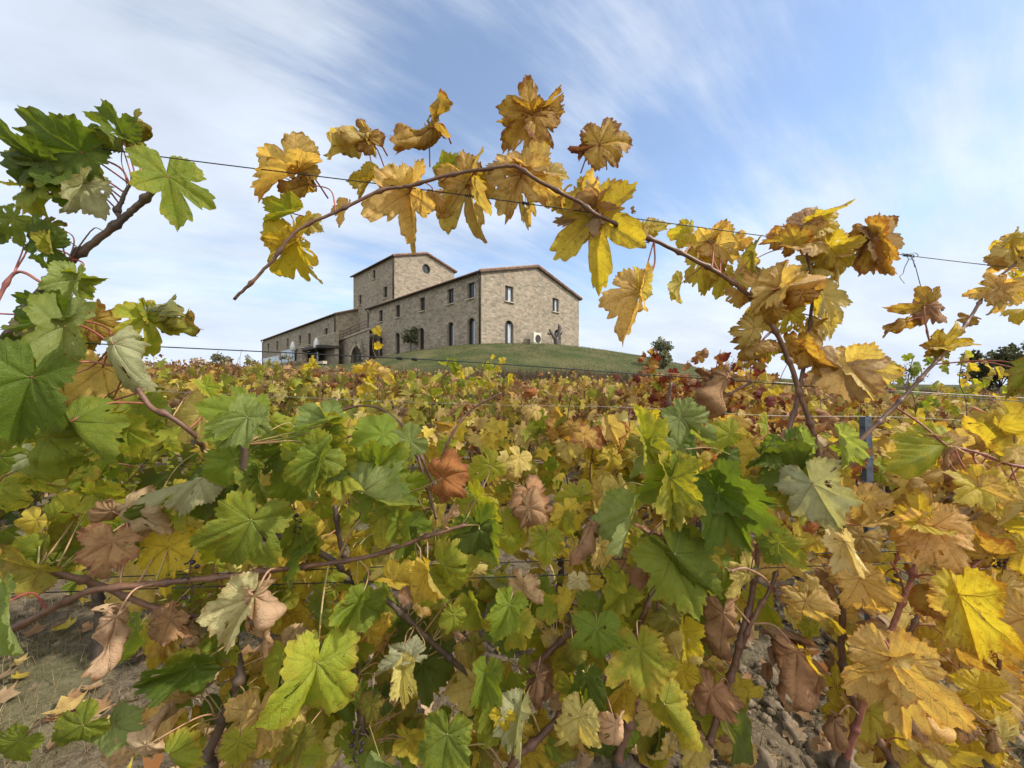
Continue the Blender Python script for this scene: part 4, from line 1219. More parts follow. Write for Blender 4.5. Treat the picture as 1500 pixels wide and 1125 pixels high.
for i, (x, pal, lab) in enumerate(V2):
    r = random.Random(500 + i); y = row_y(ROW2, x); base = Vector((x, y, gz(x, y)))
    e = empty('grape_vine', base, lab, 'grape vine', 'grape vines of the second row')
    canes = vine_skeleton(r, base, 1.2, e, .75)
    names, wts = zip(*PAL[pal])
    for k in range(100):
        if k < 30:
            S = r.choice(canes[2:]); p = S[r.randrange(3, len(S))] + Vector((r.gauss(0, .03), r.gauss(0, .04) - .03, r.gauss(0, .03)))
        else:
            dx = r.uniform(-.6, .6); zc = base.z + (.40 + .85 * r.random() ** .85)
            p = Vector((x + dx, y + .135 * dx + r.gauss(-.06, .14), zc))
        typ = pick(names, wts, p, i * 7.3, r)
        if pal == 'yellow' and p.z > base.z + 1.12 and x > .1 and r.random() < .6: typ = r.choice(['r', 'ob', 'ob', 'o'])
        put_leaf(r, typ, p, r.uniform(.065, .115), e, base)
    # the leaves deeper inside the canopy
    V = []; Fc = []; C = []
    for k in range(230):
        dx = r.uniform(-.6, .6); p = Vector((dx, .135 * dx + r.uniform(-.12, .24), .40 + .84 * r.random()))
        b = T[pick(names, wts, p, i * 7.3, r)][0]; q = r.uniform(.75, 1.15); L = r.uniform(.05, .10); n0 = len(V)
        a = Vector((r.gauss(0, .6), r.gauss(0, .5), -1)); X, Yv, Z = frame(a, r.gauss(0, .6))
        OUT = [(0, 0), (.30, -.25), (.62, .05), (.42, .15), (.75, .50), (.36, .48), (0, 1), (-.36, .48), (-.75, .5), (-.42, .15), (-.62, .05), (-.30, -.25)]
        for (u, v) in OUT: V.append(p + (X * u + Yv * v + Z * (.25 * abs(u) - .3 * v * v)) * L); C.append((b[0] * q, b[1] * q, b[2] * q, 1))
        for t_ in range(1, len(OUT) - 1): Fc.append((n0, n0 + t_, n0 + t_ + 1))
    me = make_mesh('inner_leaves', V, Fc, M['foliage'], True, attrs={'col': C})
    o = obj('inner_leaves', me, e); tag(o, kind='stuff')

# stakes and wires of the second row
def stake(name, x, y, h, label, mat='stake', lean=0):
    z = gz(x, y); mb = MB()
    t = .0022; a = .021
    mb.box((0, 0, h / 2 - .1), (a * 2, t, h + .2)); mb.box((-a, a * .8, h / 2 - .1), (t, a * 1.6 - .003, h + .2)); mb.box((a, a * .8, h / 2 - .1), (t, a * 1.6 - .003, h + .2))
    for k in range(int(h / .16)):
        for s in (-1, 1): mb.box((s * (a + .006), a * .8, .15 + k * .16), (.010, .012, .014))
    o = mb.build(name, M[mat], None); o.location = (x, y, z); o.rotation_euler = (0, lean, .1)
    return tag(o, label, 'stake')
def at_row(px, y0):
    q = (px - 750) / F; y = y0 / (1 - .135 * q); return q * y, y
x, y = at_row(1281, ROW2 - .22); stake('vineyard_stake', x, y, 1.32, 'blue grey steel stake standing in the second row at the right', lean=-.03)
for px_, y0_, lab_ in ((690, 5.5, 'grey stake in the fourth row below the gable corner'),):
    x, y = at_row(px_, y0_); stake('vineyard_stake', x, y, 1.5, lab_)
x, y = at_row(44, 3.9); stake('vineyard_stake', x, y, 1.2, 'dark stake behind the leaves at the far left')
for zh, lab in ((.55, 'low wire of the second row, just above the soil'), (.95, 'middle wire of the second row among yellow leaves'), (1.3, 'top wire of the second row along the tips of its vines')):
    pts = []
    for x in np.linspace(-4.5, 5, 12):
        y = row_y(ROW2 - .03, x); pts.append((x, y, gz(x, y) + zh + .01 * math.sin(x * 3)))
    wire(lab, pts, .0012, 'wirelight' if zh > 1 else 'wire', ROW2, group='wires of the second row')

# ------------------------------------------------------------------ the rows beyond
OUT = [(0, 0), (.30, -.28), (.66, .0), (.40, .14), (.78, .52), (.34, .46), (.0, 1.0), (-.34, .46), (-.78, .52), (-.40, .14), (-.66, .0), (-.30, -.28)]
def far_vine(seed, pal, n, size, length=1.45):
    r = random.Random(seed); names, wts = zip(*PAL[pal]); V = []; Fc = []; C = []
    for k in range(n):
        dx = r.uniform(-.5, .5) * length * 1.05; f = r.random()
        z = .35 + .93 * f ** .8 + .05 * math.sin(dx * 5 + seed)
        if r.random() < .05: z = 1.25 + .22 * r.random()
        p = Vector((dx, .135 * dx + r.gauss(0, .16), z))
        t_ = pick(names, wts, p, seed * 3.1, r); b = T[t_][0] if r.random() < .75 else T[t_][1]; q = r.uniform(.6, 1.15); L = r.uniform(*size); n0 = len(V)
        a = Vector((r.gauss(0, .7), r.gauss(-.3, .5), -1)); X, Yv, Z = frame(a, r.gauss(0, .6)); cu = r.uniform(-.2, 1.1); fo = r.uniform(-.4, .9)
        if t_ in 'btr': cu += .6; fo += .4
        for (u, v) in OUT: V.append(p + (X * u + Yv * v + Z * (fo * abs(u) - cu * v * v)) * L); C.append((b[0] * q, b[1] * q, b[2] * q, 1))
        for j in range(1, len(OUT) - 1): Fc.append((n0, n0 + j, n0 + j + 1))
    fol = make_mesh('foliage', V, Fc, M['foliage'], True, attrs={'col': C})
    mb = MB(); S = spline([(0, 0, -.1), (r.gauss(0, .03), .01, .25), (r.gauss(0, .03), -.01, .62)], 4)
    mb.tube(S, [.03 * (1.3 - .5 * i / len(S)) for i in range(len(S))], 6)
    tr = make_mesh('trunk', mb.v, mb.f, M['bark'], True)
    mb = MB()
    for k in range(15):
        x = r.uniform(-.5, .5) * length; S = shoot_curve(r, Vector((x, .135 * x, .66)), r.uniform(.4, 1.05), r.gauss(0, .5))
        mb.tube(S, [.0055 - .003 * i / len(S) for i in range(len(S))], 4)
    mb.tube([(-.5 * length, -.0675 * length, .66), (0, 0, .6), (.5 * length, .0675 * length, .66)], .009, 5)
    ca = make_mesh('canes', mb.v, mb.f, M['cane'], True)
    return fol, tr, ca
PAL['rust'] = [('ob', 2), ('r', 2.4), ('b', 3.4), ('t', 1.4), ('r', 1.5), ('ol', 1.2), ('ob', 1)]
PAL['mixed'] = [('ob', 2), ('y', 2), ('yg', 2), ('ol', 2), ('o', 2), ('t', 1.2), ('b', 1)]
FV = {}
for i, pal in enumerate(('olive', 'yellow', 'orange', 'red', 'rust', 'mixed')):
    FV[pal] = [far_vine(60 + i * 5 + k, pal, 420, (.055, .10)) for k in range(3)]
    FV[pal + '_far'] = [far_vine(160 + i * 5 + k, pal, 380, (.045, .085)) for k in range(2)]
ORD = ['third', 'fourth', 'fifth', 'sixth', 'seventh', 'eighth', 'ninth', 'tenth', 'eleventh', 'twelfth', 'thirteenth']
WORD = {'olive': 'olive green', 'yellow': 'golden yellow', 'orange': 'orange', 'red': 'dark red and orange', 'rust': 'rusty brown', 'mixed': 'yellow and brown'}
def where(px):
    return ('at the left edge' if px < 150 else 'left of the farmhouse' if px < 380 else 'below the low wing' if px < 520 else 'below the long stone wall' if px < 700
            else 'below the gable wall' if px < 850 else 'below the grassy slope' if px < 1010 else 'right of the slope' if px < 1240 else 'at the right side')
r = random.Random(77)
y0 = 3.75; row = 0
while y0 < 20.5:
    sp = 1.40
    q0, q1 = (-75 - 750) / F, (1575 - 750) / F
    xa = q0 * y0 / (1 - .135 * q0); xb = q1 * y0 / (1 - .135 * q1)
    x = xa + r.uniform(0, .5)
    while x < xb:
        y = row_y(y0, x); px = 750 + F * x / y
        if y0 > 16.5 and x > -5.5: break
        if row <= 1:
            ch = ['olive', 'mixed', 'olive'] if px < 300 else ['olive', 'yellow', 'yellow'] if px < 700 else ['orange', 'orange', 'mixed'] if px < 880 else ['red', 'orange', 'red'] if px < 1180 else ['orange', 'mixed', 'red'] if px < 1330 else ['yellow', 'olive', 'mixed']
        elif row <= 3:
            ch = ['rust', 'rust', 'mixed'] if px < 420 else ['mixed', 'olive', 'rust'] if px < 750 else ['orange', 'red', 'mixed'] if px < 1200 else ['mixed', 'orange', 'yellow']
        else:
            ch = ['rust'] if px < 800 else ['rust', 'orange', 'red'] if px < 1100 else ['mixed', 'orange', 'rust']
        pal = r.choice(ch)
        fol, tr, ca = r.choice(FV[pal if row < 3 else pal + '_far'])
        e = empty('grape_vine', (x, y, gz(x, y)), f'{WORD[pal]} vine of the {ORD[row]} row, {where(px)}', 'grape vine', f'grape vines of the {ORD[row]} row')
        e.rotation_euler = (0, 0, r.choice((0, math.pi)) + r.gauss(0, .05)); s = r.uniform(.92, 1.08); e.scale = (s, s, s * r.uniform(.95, 1.08))
        obj('foliage', fol, e)
        if row < 3:
            obj('trunk', tr, e); obj('canes', ca, e)
        x += sp * r.uniform(.9, 1.1)
    y0 += 1.75; row += 1

# the crimson vine tops and the tall green shoots that stand up over the third row
def tall_shoot(px, py_top, py_bot, y0, typs, n, label, seed, size=(.05, .085), spread=.06):
    r = random.Random(seed); q = (px - 750) / F; y = y0 / (1 - .135 * q); x = q * y
    b = Vector((x, y, gz(x, y))); e = empty('grape_vine', b, label, 'grape vine')
    zt = CAMZ - (py_top - 562) / F * y; zb = CAMZ - (py_bot - 562) / F * y
    mb = MB(); S = spline([b - Vector((0, 0, .05)), b + Vector((.03, .01, .3)), b + Vector((-.01, 0, .62))], 5); mb.tube(S, .028, 7); mb.build('trunk', M['bark'], e, tuple(b), True).location = (0, 0, 0)
    mb = MB(); S = spline([b + Vector((-.01, 0, .6)), Vector((x + .04, y, zb)), Vector((x - .03, y, (zb + zt) / 2)), Vector((x + .02, y, zt))], 6); mb.tube(S, .0035, 5)
    mb.build('cane', M['cane'], e, tuple(b), True).location = (0, 0, 0)
    for k in range(n):
        z = zb + (zt - zb) * (k + r.random()) / n
        p = Vector((x + r.gauss(0, spread), y + r.gauss(0, spread), z)); put_leaf(r, r.choice(typs), p, r.uniform(*size), e, b)
    return e
tall_shoot(955, 512, 585, 3.3, ['cr', 'cr', 'r', 'b', 'ob'], 24, 'crimson vine shoot standing up before the round grey green bush', 1)
tall_shoot(975, 540, 600, 3.1, ['r', 'ob', 'yg', 'cr'], 26, 'vine of red, rust and green leaves beside the crimson shoot', 2)
tall_shoot(1052, 512, 600, 2.9, ['r', 'cr', 'b', 'ob', 'b'], 44, 'dark red and brown vine behind the hanging dry brown leaf', 3, spread=.12)
tall_shoot(1020, 548, 610, 3.0, ['cr', 'r', 'ob'], 30, 'rust red low vine between the crimson shoot and the dark red vine', 4, spread=.1)
tall_shoot(1110, 535, 610, 2.9, ['ob', 'cr', 'o', 'y'], 50, 'orange and red vine right of the dark red vine, under the arching cane', 5, spread=.14)
tall_shoot(1335, 520, 600, 3.0, ['g', 'dg', 'g', 'yg'], 24, 'vine with small fresh green leaves against the pale sky at the right', 6, spread=.08)
tall_shoot(1410, 515, 600, 3.0, ['yg', 'o', 'ol', 'y'], 34, 'yellow green vine rising beside the dark tree at the right', 7, spread=.11)
tall_shoot(1255, 520, 600, 3.0, ['ob', 'r', 'o', 'b'], 36, 'rust coloured vine behind the draped dry leaf on the middle wire', 8, spread=.12)
tall_shoot(550, 470, 545, 4.2, ['by', 'by'], 3, 'single bright yellow leaf on a thin shoot before the long stone wall', 9, (.075, .085), .012)
tall_shoot(545, 528, 570, 2.6, ['by', 'y', 'o'], 14, 'golden vine tip below the arched cellar door', 10, spread=.07)
tall_shoot(712, 520, 570, 3.4, ['by', 'yp', 'yg'], 12, 'pale yellow vine tip below the gable corner', 11, spread=.06)
tall_shoot(655, 525, 575, 3.0, ['yg', 'y', 'g'], 14, 'yellow green vine tip below the arched windows', 12, spread=.06)
tall_shoot(445, 525, 570, 4.0, ['by', 'y', 'y'], 12, 'yellow vine tip below the pergola', 13, spread=.07)
# ------------------------------------------------------------------ the stone farmhouse
C0 = Vector((-2.9, 35.0, 0)); US = Vector((.7071, .7071, 0)); UT = Vector((-.7071, .7071, 0)); Z = Vector((0, 0, 1))
def stone_mat(name, dark=1.0):
    m, nt, b, out = new_mat(name)
    uv = nt.attr('flat').outputs['Vector']
    wob = nt.noise(uv, 1.7, 3, out=1)
    ad = nt.node('ShaderNodeVectorMath', operation='MULTIPLY_ADD'); nt.l.new(wob, ad.inputs[0]); ad.inputs[1].default_value = (.10, .07, 0); nt.l.new(uv, ad.inputs[2])
    br = nt.node('ShaderNodeTexBrick'); nt.l.new(ad.outputs[0], br.inputs['Vector'])
    br.offset = .5; br.squash = .7; br.squash_frequency = 3
    br.inputs['Scale'].default_value = 1.0; br.inputs['Brick Width'].default_value = .42; br.inputs['Row Height'].default_value = .19
    br.inputs['Mortar Size'].default_value = .018; br.inputs['Mortar Smooth'].default_value = .5; br.inputs['Bias'].default_value = -.1
    br.inputs['Color1'].default_value = (.20, .165, .122, 1); br.inputs['Color2'].default_value = (.39, .33, .25, 1); br.inputs['Mortar'].default_value = (.34, .295, .23, 1)
    vo = nt.node('ShaderNodeTexVoronoi'); mp = nt.node('ShaderNodeMapping'); mp.inputs['Scale'].default_value = (2.1, 4.4, 1); nt.l.new(ad.outputs[0], mp.inputs[0]); nt.l.new(mp.outputs[0], vo.inputs['Vector']); vo.inputs['Scale'].default_value = 1.0
    sepc = nt.sep(vo.outputs['Color'])
    c = nt.mix(.45, br.outputs['Color'], nt.mix(sepc[0], (.16, .135, .105, 1), (.44, .375, .285, 1)))
    c = nt.mix(nt.m('MULTIPLY', nt.m('GREATER_THAN', sepc[1], .86), .5), c, (.34, .25, .18, 1))
    big = nt.noise(uv, .25, 4); v = nt.m('ADD', .66, nt.m('MULTIPLY', big, .46))
    c = nt.mix(1.0, c, nt.xyz(v, v, v), 'MULTIPLY')
    nt.l.new(c, b.inputs['Base Color']); b.inputs['Roughness'].default_value = .9; b.inputs['Specular IOR Level'].default_value = .15
    h = nt.m('ADD', nt.m('MULTIPLY', br.outputs['Fac'], -1.0), nt.m('MULTIPLY', sepc[2], .7))
    nt.l.new(nt.bump(h, .6, .03), b.inputs['Normal'])
    return m
M['stone'] = stone_mat('rubble_stone')
M['trim'] = simple_mat('sill_stone', (.40, .34, .25), .85, .15, 6, bump=.2)
M['tile'] = simple_mat('roof_tile', (.22, .13, .09), .85, .35, 3, bump=.3)
M['eave'] = simple_mat('eave_wood', (.09, .06, .045), .8, .3, 5)
M['pipe'] = simple_mat('copper_pipe', (.055, .036, .03), .5, .3, 4, metal=.3)
M['frame'] = simple_mat('window_frame', (.045, .04, .036), .5, .2, 8)
M['white'] = simple_mat('white_paint', (.5, .5, .49), .5, .05, 4, bump=0)
M['rail'] = simple_mat('rail_iron', (.07, .035, .03), .5, .2, 8)
M['plaster'] = simple_mat('cellar_plaster', (.34, .33, .3), .85, .1, 1)
M['darkwood'] = simple_mat('dark_wood', (.04, .034, .03), .7, .3, 4)
def glass_mat(name, c, rough=.06):
    m, nt, b, out = new_mat(name)
    P = nt.node('ShaderNodeTexCoord').outputs['Object']
    n = nt.noise(P, .6, 2)
    nt.l.new(nt.mix(n, rgb(c), rgb([x * 1.7 for x in c])), b.inputs['Base Color']); b.inputs['Roughness'].default_value = rough
    b.inputs['Specular IOR Level'].default_value = .8
    return m
M['pane'] = glass_mat('window_glass', (.012, .013, .016))
M['blind'] = simple_mat('pale_blind', (.36, .39, .42), .5, .08, 2, bump=0)
M['railglass'] = glass_mat('rail_glass', (.16, .20, .23), .08)

house = empty('farmhouse', (C0.x, C0.y, gz(C0.x, C0.y)), 'long stone farmhouse with a square tower and low tiled roofs on the green hilltop', 'farmhouse')
HB = Vector(house.location)
def hp(mb, name, mat, parent=None, smooth=False):
    o = mb.build(name, mat, parent or house, tuple(HB), smooth); o.location = (0, 0, 0); return o

def loop_rect(s0, s1, z0, z1): return [(s0, z0), (s1, z0), (s1, z1), (s0, z1)]
def loop_arch(s0, s1, z0, z1, rise):
    w_ = (s1 - s0) / 2; c = (s0 + s1) / 2; rad = (w_ * w_ + rise * rise) / (2 * rise); a0 = math.asin(min(1, w_ / rad)); pts = [(s0, z0), (s1, z0)]
    if rise > w_ * .99: rad = w_; a0 = math.pi / 2
    for i in range(11):
        a = a0 - 2 * a0 * i / 10; pts.append((c + rad * math.sin(a), z1 - rad + rad * math.cos(a)))
    return pts
def loop_circle(s, z, r_): return [(s + r_ * math.cos(2 * math.pi * i / 24), z + r_ * math.sin(2 * math.pi * i / 24)) for i in range(24)]

def wall(name, org, d, outer, holes, thick=.32, parent=None, mat='stone'):
    """vertical wall polygon with real openings; d = horizontal direction, outward normal = d x up"""
    nrm = Vector((d.y, -d.x, 0))
    def W(s, z, depth=0.0): return org + d * s + Vector((0, 0, z)) - nrm * depth
    loops = [[Vector((s, z, 0)) for s, z in outer]] + [[Vector((s, z, 0)) for s, z in reversed(h)] for h in holes]
    tris = tessellate_polygon(loops)
    flat = [p for l in loops for p in l]
    V = [W(p.x, p.y) - HB for p in flat]; UVs = [(p.x, p.y) for p in flat]; Fc = []
    for t in tris:
        a, b, c = (flat[i] for i in t)
        if (b - a).cross(c - a).z < 0: t = (t[0], t[2], t[1])
        Fc.append(tuple(t))
    for h in holes:
        n = len(h); k0 = len(V)
        for s, z in h: V.append(W(s, z) - HB); UVs.append((s, z))
        for s, z in h: V.append(W(s, z, thick) - HB); UVs.append((s + .3, z + .3))
        for i in range(n):
            j = (i + 1) % n; Fc.append((k0 + i, k0 + n + i, k0 + n + j, k0 + j))
    me = make_mesh(name, V, Fc, M[mat], False, uv=UVs)
    return obj(name, me, parent or house), W

def window(W, loop, kind='window', depth=.22, sill=True, blind=0.0, fr=.07):
    s_ = [p[0] for p in loop]; z_ = [p[1] for p in loop]; s0, s1, z0, z1 = min(s_), max(s_), min(z_), max(z_); cs, cz = (s0 + s1) / 2, (z0 + z1) / 2
    mb = MB(); n = len(loop)
    inn = [(cs + (s - cs) * (1 - 2 * fr / (s1 - s0)), cz + (z - cz) * (1 - 2 * fr / (z1 - z0))) for s, z in loop]
    V = [W(s, z, depth) for s, z in loop] + [W(s, z, depth) for s, z in inn] + [W(s, z, depth + .05) for s, z in inn]
    Fc = []
    for i in range(n):
        j = (i + 1) % n; Fc += [(i, j, n + j, n + i), (n + i, n + j, 2 * n + j, 2 * n + i)]
    mb.add(V, Fc)
    a, b_ = W(cs, z0, depth + .012), W(cs, z1 - fr, depth + .012); mid = (a + b_) / 2; dd = (W(1, 0) - W(0, 0)).normalized(); nn = (W(0, 0, 1) - W(0, 0)).normalized()
    mb.box(mid, (.06, .03, (b_ - a).length), dd, nn, Z)
    o = hp(mb, kind, M['frame'])
    mb = MB(); mb.add([W(s, z, depth + .045) for s, z in inn], [tuple(range(n))])
    p = mb.build('pane', M['pane'], o, tuple(HB)); p.location = (0, 0, 0)
    if blind > 0:
        sb = inn[0][0] + (inn[1][0] - inn[0][0]) * (1 - blind)
        mb = MB(); zt = z1 - fr - (.25 if len(loop) > 4 else .02); mb.add([W(sb, z0 + fr, depth + .03), W(s1 - fr, z0 + fr, depth + .03), W(s1 - fr, zt, depth + .03), W(sb, zt, depth + .03)], [(0, 1, 2, 3)])
        q = mb.build('blind', M['blind'], o, tuple(HB)); q.location = (0, 0, 0)
    if sill:
        mb = MB(); c = W(cs, z0 - .055, -.03); mb.box(c, (s1 - s0 + .2, .26, .09), dd, nn, Z)
        q = mb.build('sill', M['trim'], o, tuple(HB)); q.location = (0, 0, 0)
    return o

ZE = CAMZ + 10.55; ZR = CAMZ + 12.75; Z0 = CAMZ + 2.6; WS = 15.9; LT = 24.6
# left facade of the main house: run from its far end to the corner so the outward side faces left
orgL = C0 + UT * LT; dL = -UT
def Ls(t): return LT - t
holes = []; wins = []
for t in (1.54, 4.94, 10.42, 16.15, 20.8):
    holes.append(loop_rect(Ls(t) - .55, Ls(t) + .55, CAMZ + 8.33, CAMZ + 9.87)); wins.append((holes[-1], 'window', .22, True, .0 if t > 2 else .35))
for t in (1.54, 4.94, 10.6, 16.2):
    holes.append(loop_arch(Ls(t) - .58, Ls(t) + .58, CAMZ + 3.75, CAMZ + 6.45, .5)); wins.append((holes[-1], 'arched_door', .25, False, .55 if t < 6 else .4))
holes.append(loop_rect(Ls(20.9) - .6, Ls(20.9) + .6, CAMZ + 3.75, CAMZ + 6.2)); wins.append((holes[-1], 'glazed_door', .25, False, .45))
o, W = wall('wall', orgL, dL, [(0, Z0), (LT, Z0), (LT, ZE), (0, ZE)], holes)
for h, k, d_, s_, bl in wins: window(W, h, k, d_, s_, bl)
# gable
holes = [loop_rect(3.71 - .58, 3.71 + .58, CAMZ + 8.36, CAMZ + 9.92), loop_rect(11.25 - .58, 11.25 + .58, CAMZ + 8.36, CAMZ + 9.92),
         loop_arch(3.71 - .62, 3.71 + .62, CAMZ + 3.9, CAMZ + 6.45, .5), loop_arch(11.6 - .62, 11.6 + .62, CAMZ + 3.9, CAMZ + 6.35, .5)]
o, W = wall('wall', C0, US, [(0, Z0), (WS, Z0), (WS, ZE), (WS / 2, ZR), (0, ZE)], holes)
window(W, holes[0], 'window', blind=.45); window(W, holes[1], 'window', blind=.35); window(W, holes[2], 'arched_door', .25, False, .5); window(W, holes[3], 'arched_door', .25, False, .4)
# back walls
wall('wall', C0 + US * WS, UT, [(0, Z0), (LT, Z0), (LT, ZE), (0, ZE)], [])
wall('wall', C0 + UT * LT + US * WS, -US, [(0, Z0), (WS, Z0), (WS, ZE), (WS / 2, ZR), (0, ZE)], [])

def gable_roof(org, s_len, t_len, ze, zr, name='roof', over_s=.35, over_t=.30, parent=None):
    """two tiled slopes with rows of tile ribs, eave boards under them; ridge runs along UT"""
    mb = MB(); ev = MB(); slope = (zr - ze) / (s_len / 2); ang = math.atan(slope)
    for side in (0, 1):
        ds = US if side == 0 else -US; o0 = org + (US * 0 if side == 0 else US * s_len)
        ax = (ds * math.cos(ang) + Z * math.sin(ang)); nz = (Z * math.cos(ang) - ds * math.sin(ang))
        ln = s_len / 2 / math.cos(ang) + over_s; c = o0 + Z * ze + ax * (ln / 2 - over_s) + UT * (t_len / 2)
        mb.box(c + nz * .10, (ln - .004, t_len + over_t * 2, .07), ax, UT, nz)
        ev.box(c + nz * .025, (ln - .03, t_len + over_t * 2 - .06, .075), ax, UT, nz)
        n = int((t_len + 2 * over_t) / .28)
        for k in range(n):
            p = c + UT * (-(t_len / 2 + over_t) + .14 + k * .28) + nz * .15
            mb.tube([p - ax * (ln / 2 + .03), p + ax * ln / 2], .075, 6)
        # hand-laid tiles along the verge
        for e_ in (-1, 1):
            p = c + UT * e_ * (t_len / 2 + over_t - .05) + nz * .18
            kk = int(ln / .35)
            for q in range(kk): mb.tube([p + ax * (-ln / 2 + q * .35), p + ax * (-ln / 2 + q * .35 + .37) + nz * .02], [.085, .10], 7)
    mb.tube([org + US * s_len / 2 + Z * (zr + .17) - UT * over_t, org + US * s_len / 2 + Z * (zr + .17) + UT * (t_len + over_t)], .12, 7)
    o = hp(mb, name, M['tile'], parent)
    q = ev.build('eave', M['eave'], o, tuple(HB)); q.location = (0, 0, 0)
    return o
def pipe(name, pts, rad=.07):
    mb = MB(); mb.tube(pts, rad, 7); return hp(mb, name, M['pipe'], smooth=True)
gable_roof(C0, WS, LT, ZE, ZR)
nL = -US
pipe('gutter', [C0 + nL * .42 + Z * (ZE - .02) - UT * .2, C0 + nL * .42 + Z * (ZE - .06) + UT * (LT + .2)], .085)
for t in (.12, LT - .12): pipe('downpipe', [C0 + UT * t + nL * .40 + Z * (ZE - .1), C0 + UT * t + nL * .12 + Z * (ZE - .55), C0 + UT * t + nL * .12 + Z * Z0], .075)

# tower
TO = Vector((-2.2, 35.7, 0)) + UT * 18.9; TL = 13.4; TW = 9.7; TE = CAMZ + 16.9; TR_ = CAMZ + 18.35
def TS(t): return TL - (t - 18.9)
hs = [loop_rect(TS(25.0) - .45, TS(25.0) + .45, CAMZ + 15.1, CAMZ + 16.35), loop_rect(TS(21.5) - .55, TS(21.5) + .55, CAMZ + 11.8, CAMZ + 13.35), loop_rect(TS(29.8) - .5, TS(29.8) + .5, CAMZ + 12.1, CAMZ + 13.6),
      loop_rect(TS(28.4) - .55, TS(28.4) + .55, CAMZ + 5.8, CAMZ + 7.9)]
o, W = wall('tower_wall', TO + UT * TL, -UT, [(0, Z0), (TL, Z0), (TL, TE), (0, TE)], hs)
for h in hs: window(W, h)
hc = [loop_circle(TW / 2, CAMZ + 16.3, .68)]
o, W = wall('tower_wall', TO, US, [(0, Z0), (TW, Z0), (TW, TE), (TW / 2, TR_), (0, TE)], hc); window(W, hc[0], 'round_window', .28, False)
wall('tower_wall', TO + US * TW, UT, [(0, Z0), (TL, Z0), (TL, TE), (0, TE)], []); wall('tower_wall', TO + UT * TL + US * TW, -US, [(0, Z0), (TW, Z0), (TW, TE), (TW / 2, TR_), (0, TE)], [])
gable_roof(TO, TW, TL, TE, TR_, 'tower_roof')
pipe('gutter', [TO + nL * .42 + Z * (TE - .02) - UT * .2, TO + nL * .42 + Z * (TE - .06) + UT * (TL + .2)], .085)
pipe('downpipe', [TO + UT * .15 + nL * .40 + Z * (TE - .1), TO + UT * .15 + nL * .12 + Z * (TE - .5), TO + UT * .15 + nL * .12 + Z * (ZE + .3)], .075)

# low wing, further forward and to the left
WG0 = Vector((-.475 * 29 / .525, 29 / .525, 0)); WL = 47.0; WW = 9.0; WE = CAMZ + 10.35; WR = CAMZ + 11.9; WB = CAMZ + 1.0
def wt(px):
    q = (px - 750) / F; y = 29 / (1 + q); return (y - WG0.y) / .7071
hs = []
for px, zt, h in ((477.5, 8.75, 1.45), (453, 8.75, 1.9), (439, 8.9, 1.5), (421, 9.05, 1.7), (406, 9.1, 1.8), (393, 9.2, 2.0)):
    t = WL - wt(px); hs.append(loop_rect(t - .75, t + .75, CAMZ + zt - h, CAMZ + zt))
hs = [h for h in hs if h[0][0] > .2]
o, W = wall('wing_wall', WG0 + UT * WL, -UT, [(0, WB), (WL, WB), (WL, WE), (0, WE)], hs)
for h in hs: window(W, h, fr=.09)
wall('wing_wall', WG0, US, [(0, WB), (WW, WB), (WW, WE), (WW / 2, WR), (0, WE)], []); wall('wing_wall', WG0 + US * WW, UT, [(0, WB), (WL, WB), (WL, WE), (0, WE)], []); wall('wing_wall', WG0 + UT * WL + US * WW, -US, [(0, WB), (WW, WB), (WW, WE), (WW / 2, WR), (0, WE)], [])
gable_roof(WG0, WW, WL, WE, WR, 'wing_roof')
pipe('gutter', [WG0 + nL * .42 + Z * (WE - .02) - UT * .2, WG0 + nL * .42 + Z * (WE - .06) + UT * (WL + .2)], .09)
pipe('downpipe', [WG0 + UT * .15 + nL * .40 + Z * (WE - .1), WG0 + UT * .15 + nL * .12 + Z * (WE - .5), WG0 + UT * .15 + nL * .12 + Z * WB], .08)
pipe('downpipe', [WG0 + UT * (WL - .2) + nL * .40 + Z * (WE - .1), WG0 + UT * (WL - .2) + nL * .12 + Z * (WE - .5), WG0 + UT * (WL - .2) + nL * .12 + Z * WB], .08)

# cellar wall with the round archway, its landing and stair railing, between wing and main house
def HPt(px, K, zc):
    q = (px - 750) / F; y = K / (1 + q); return Vector((q * y, y, CAMZ + zc))
KA = 29.6
a = HPt(490, KA, 0); b = HPt(541, KA, 0); ln = (Vector((b.x, b.y, 0)) - Vector((a.x, a.y, 0))).length; a.z = 0
def atw(px): 
    p = HPt(px, KA, 0); return (Vector((p.x, p.y, 0)) - Vector((a.x, a.y, 0))).length
s1 = atw(522)
hs = [loop_arch(s1 - 2.1, s1 + 2.1, CAMZ + 1.6, CAMZ + 5.35, 2.09)]
o, W = wall('cellar_wall', a, -UT, [(0, CAMZ + 1.0), (ln, CAMZ + 1.0), (ln, CAMZ + 7.1), (0, CAMZ + 6.3)], hs, .6)
mb = MB(); mb.add([W(s, z, .5) for s, z in hs[0]], [tuple(range(len(hs[0])))]); hp(mb, 'cellar_door', M['darkwood'])
mb = MB()
arc = hs[0][2:]
for i in range(len(arc) - 1):
    (s0_, z0_), (s1_, z1_) = arc[i], arc[i + 1]; mid = W((s0_ + s1_) / 2, (z0_ + z1_) / 2, -.02); dv = (W(s1_, z1_) - W(s0_, z0_)); L = dv.length; dv.normalize(); nn = (W(0, 0, 1) - W(0, 0)); up = nn.cross(dv)
    mb.box(mid - up * .02, (L * .96, .12, .34), dv, nn, up)
hp(mb, 'arch_stones', M['trim'])
mb = MB(); mb.box(W(ln / 2, CAMZ + 6.75, .6), (ln, 1.5, .14), (W(ln, CAMZ + 7.1) - W(0, CAMZ + 6.3)).normalized(), Vector((-.7071, -.7071, 0)), Z); hp(mb, 'landing', M['trim'])
mb = MB()
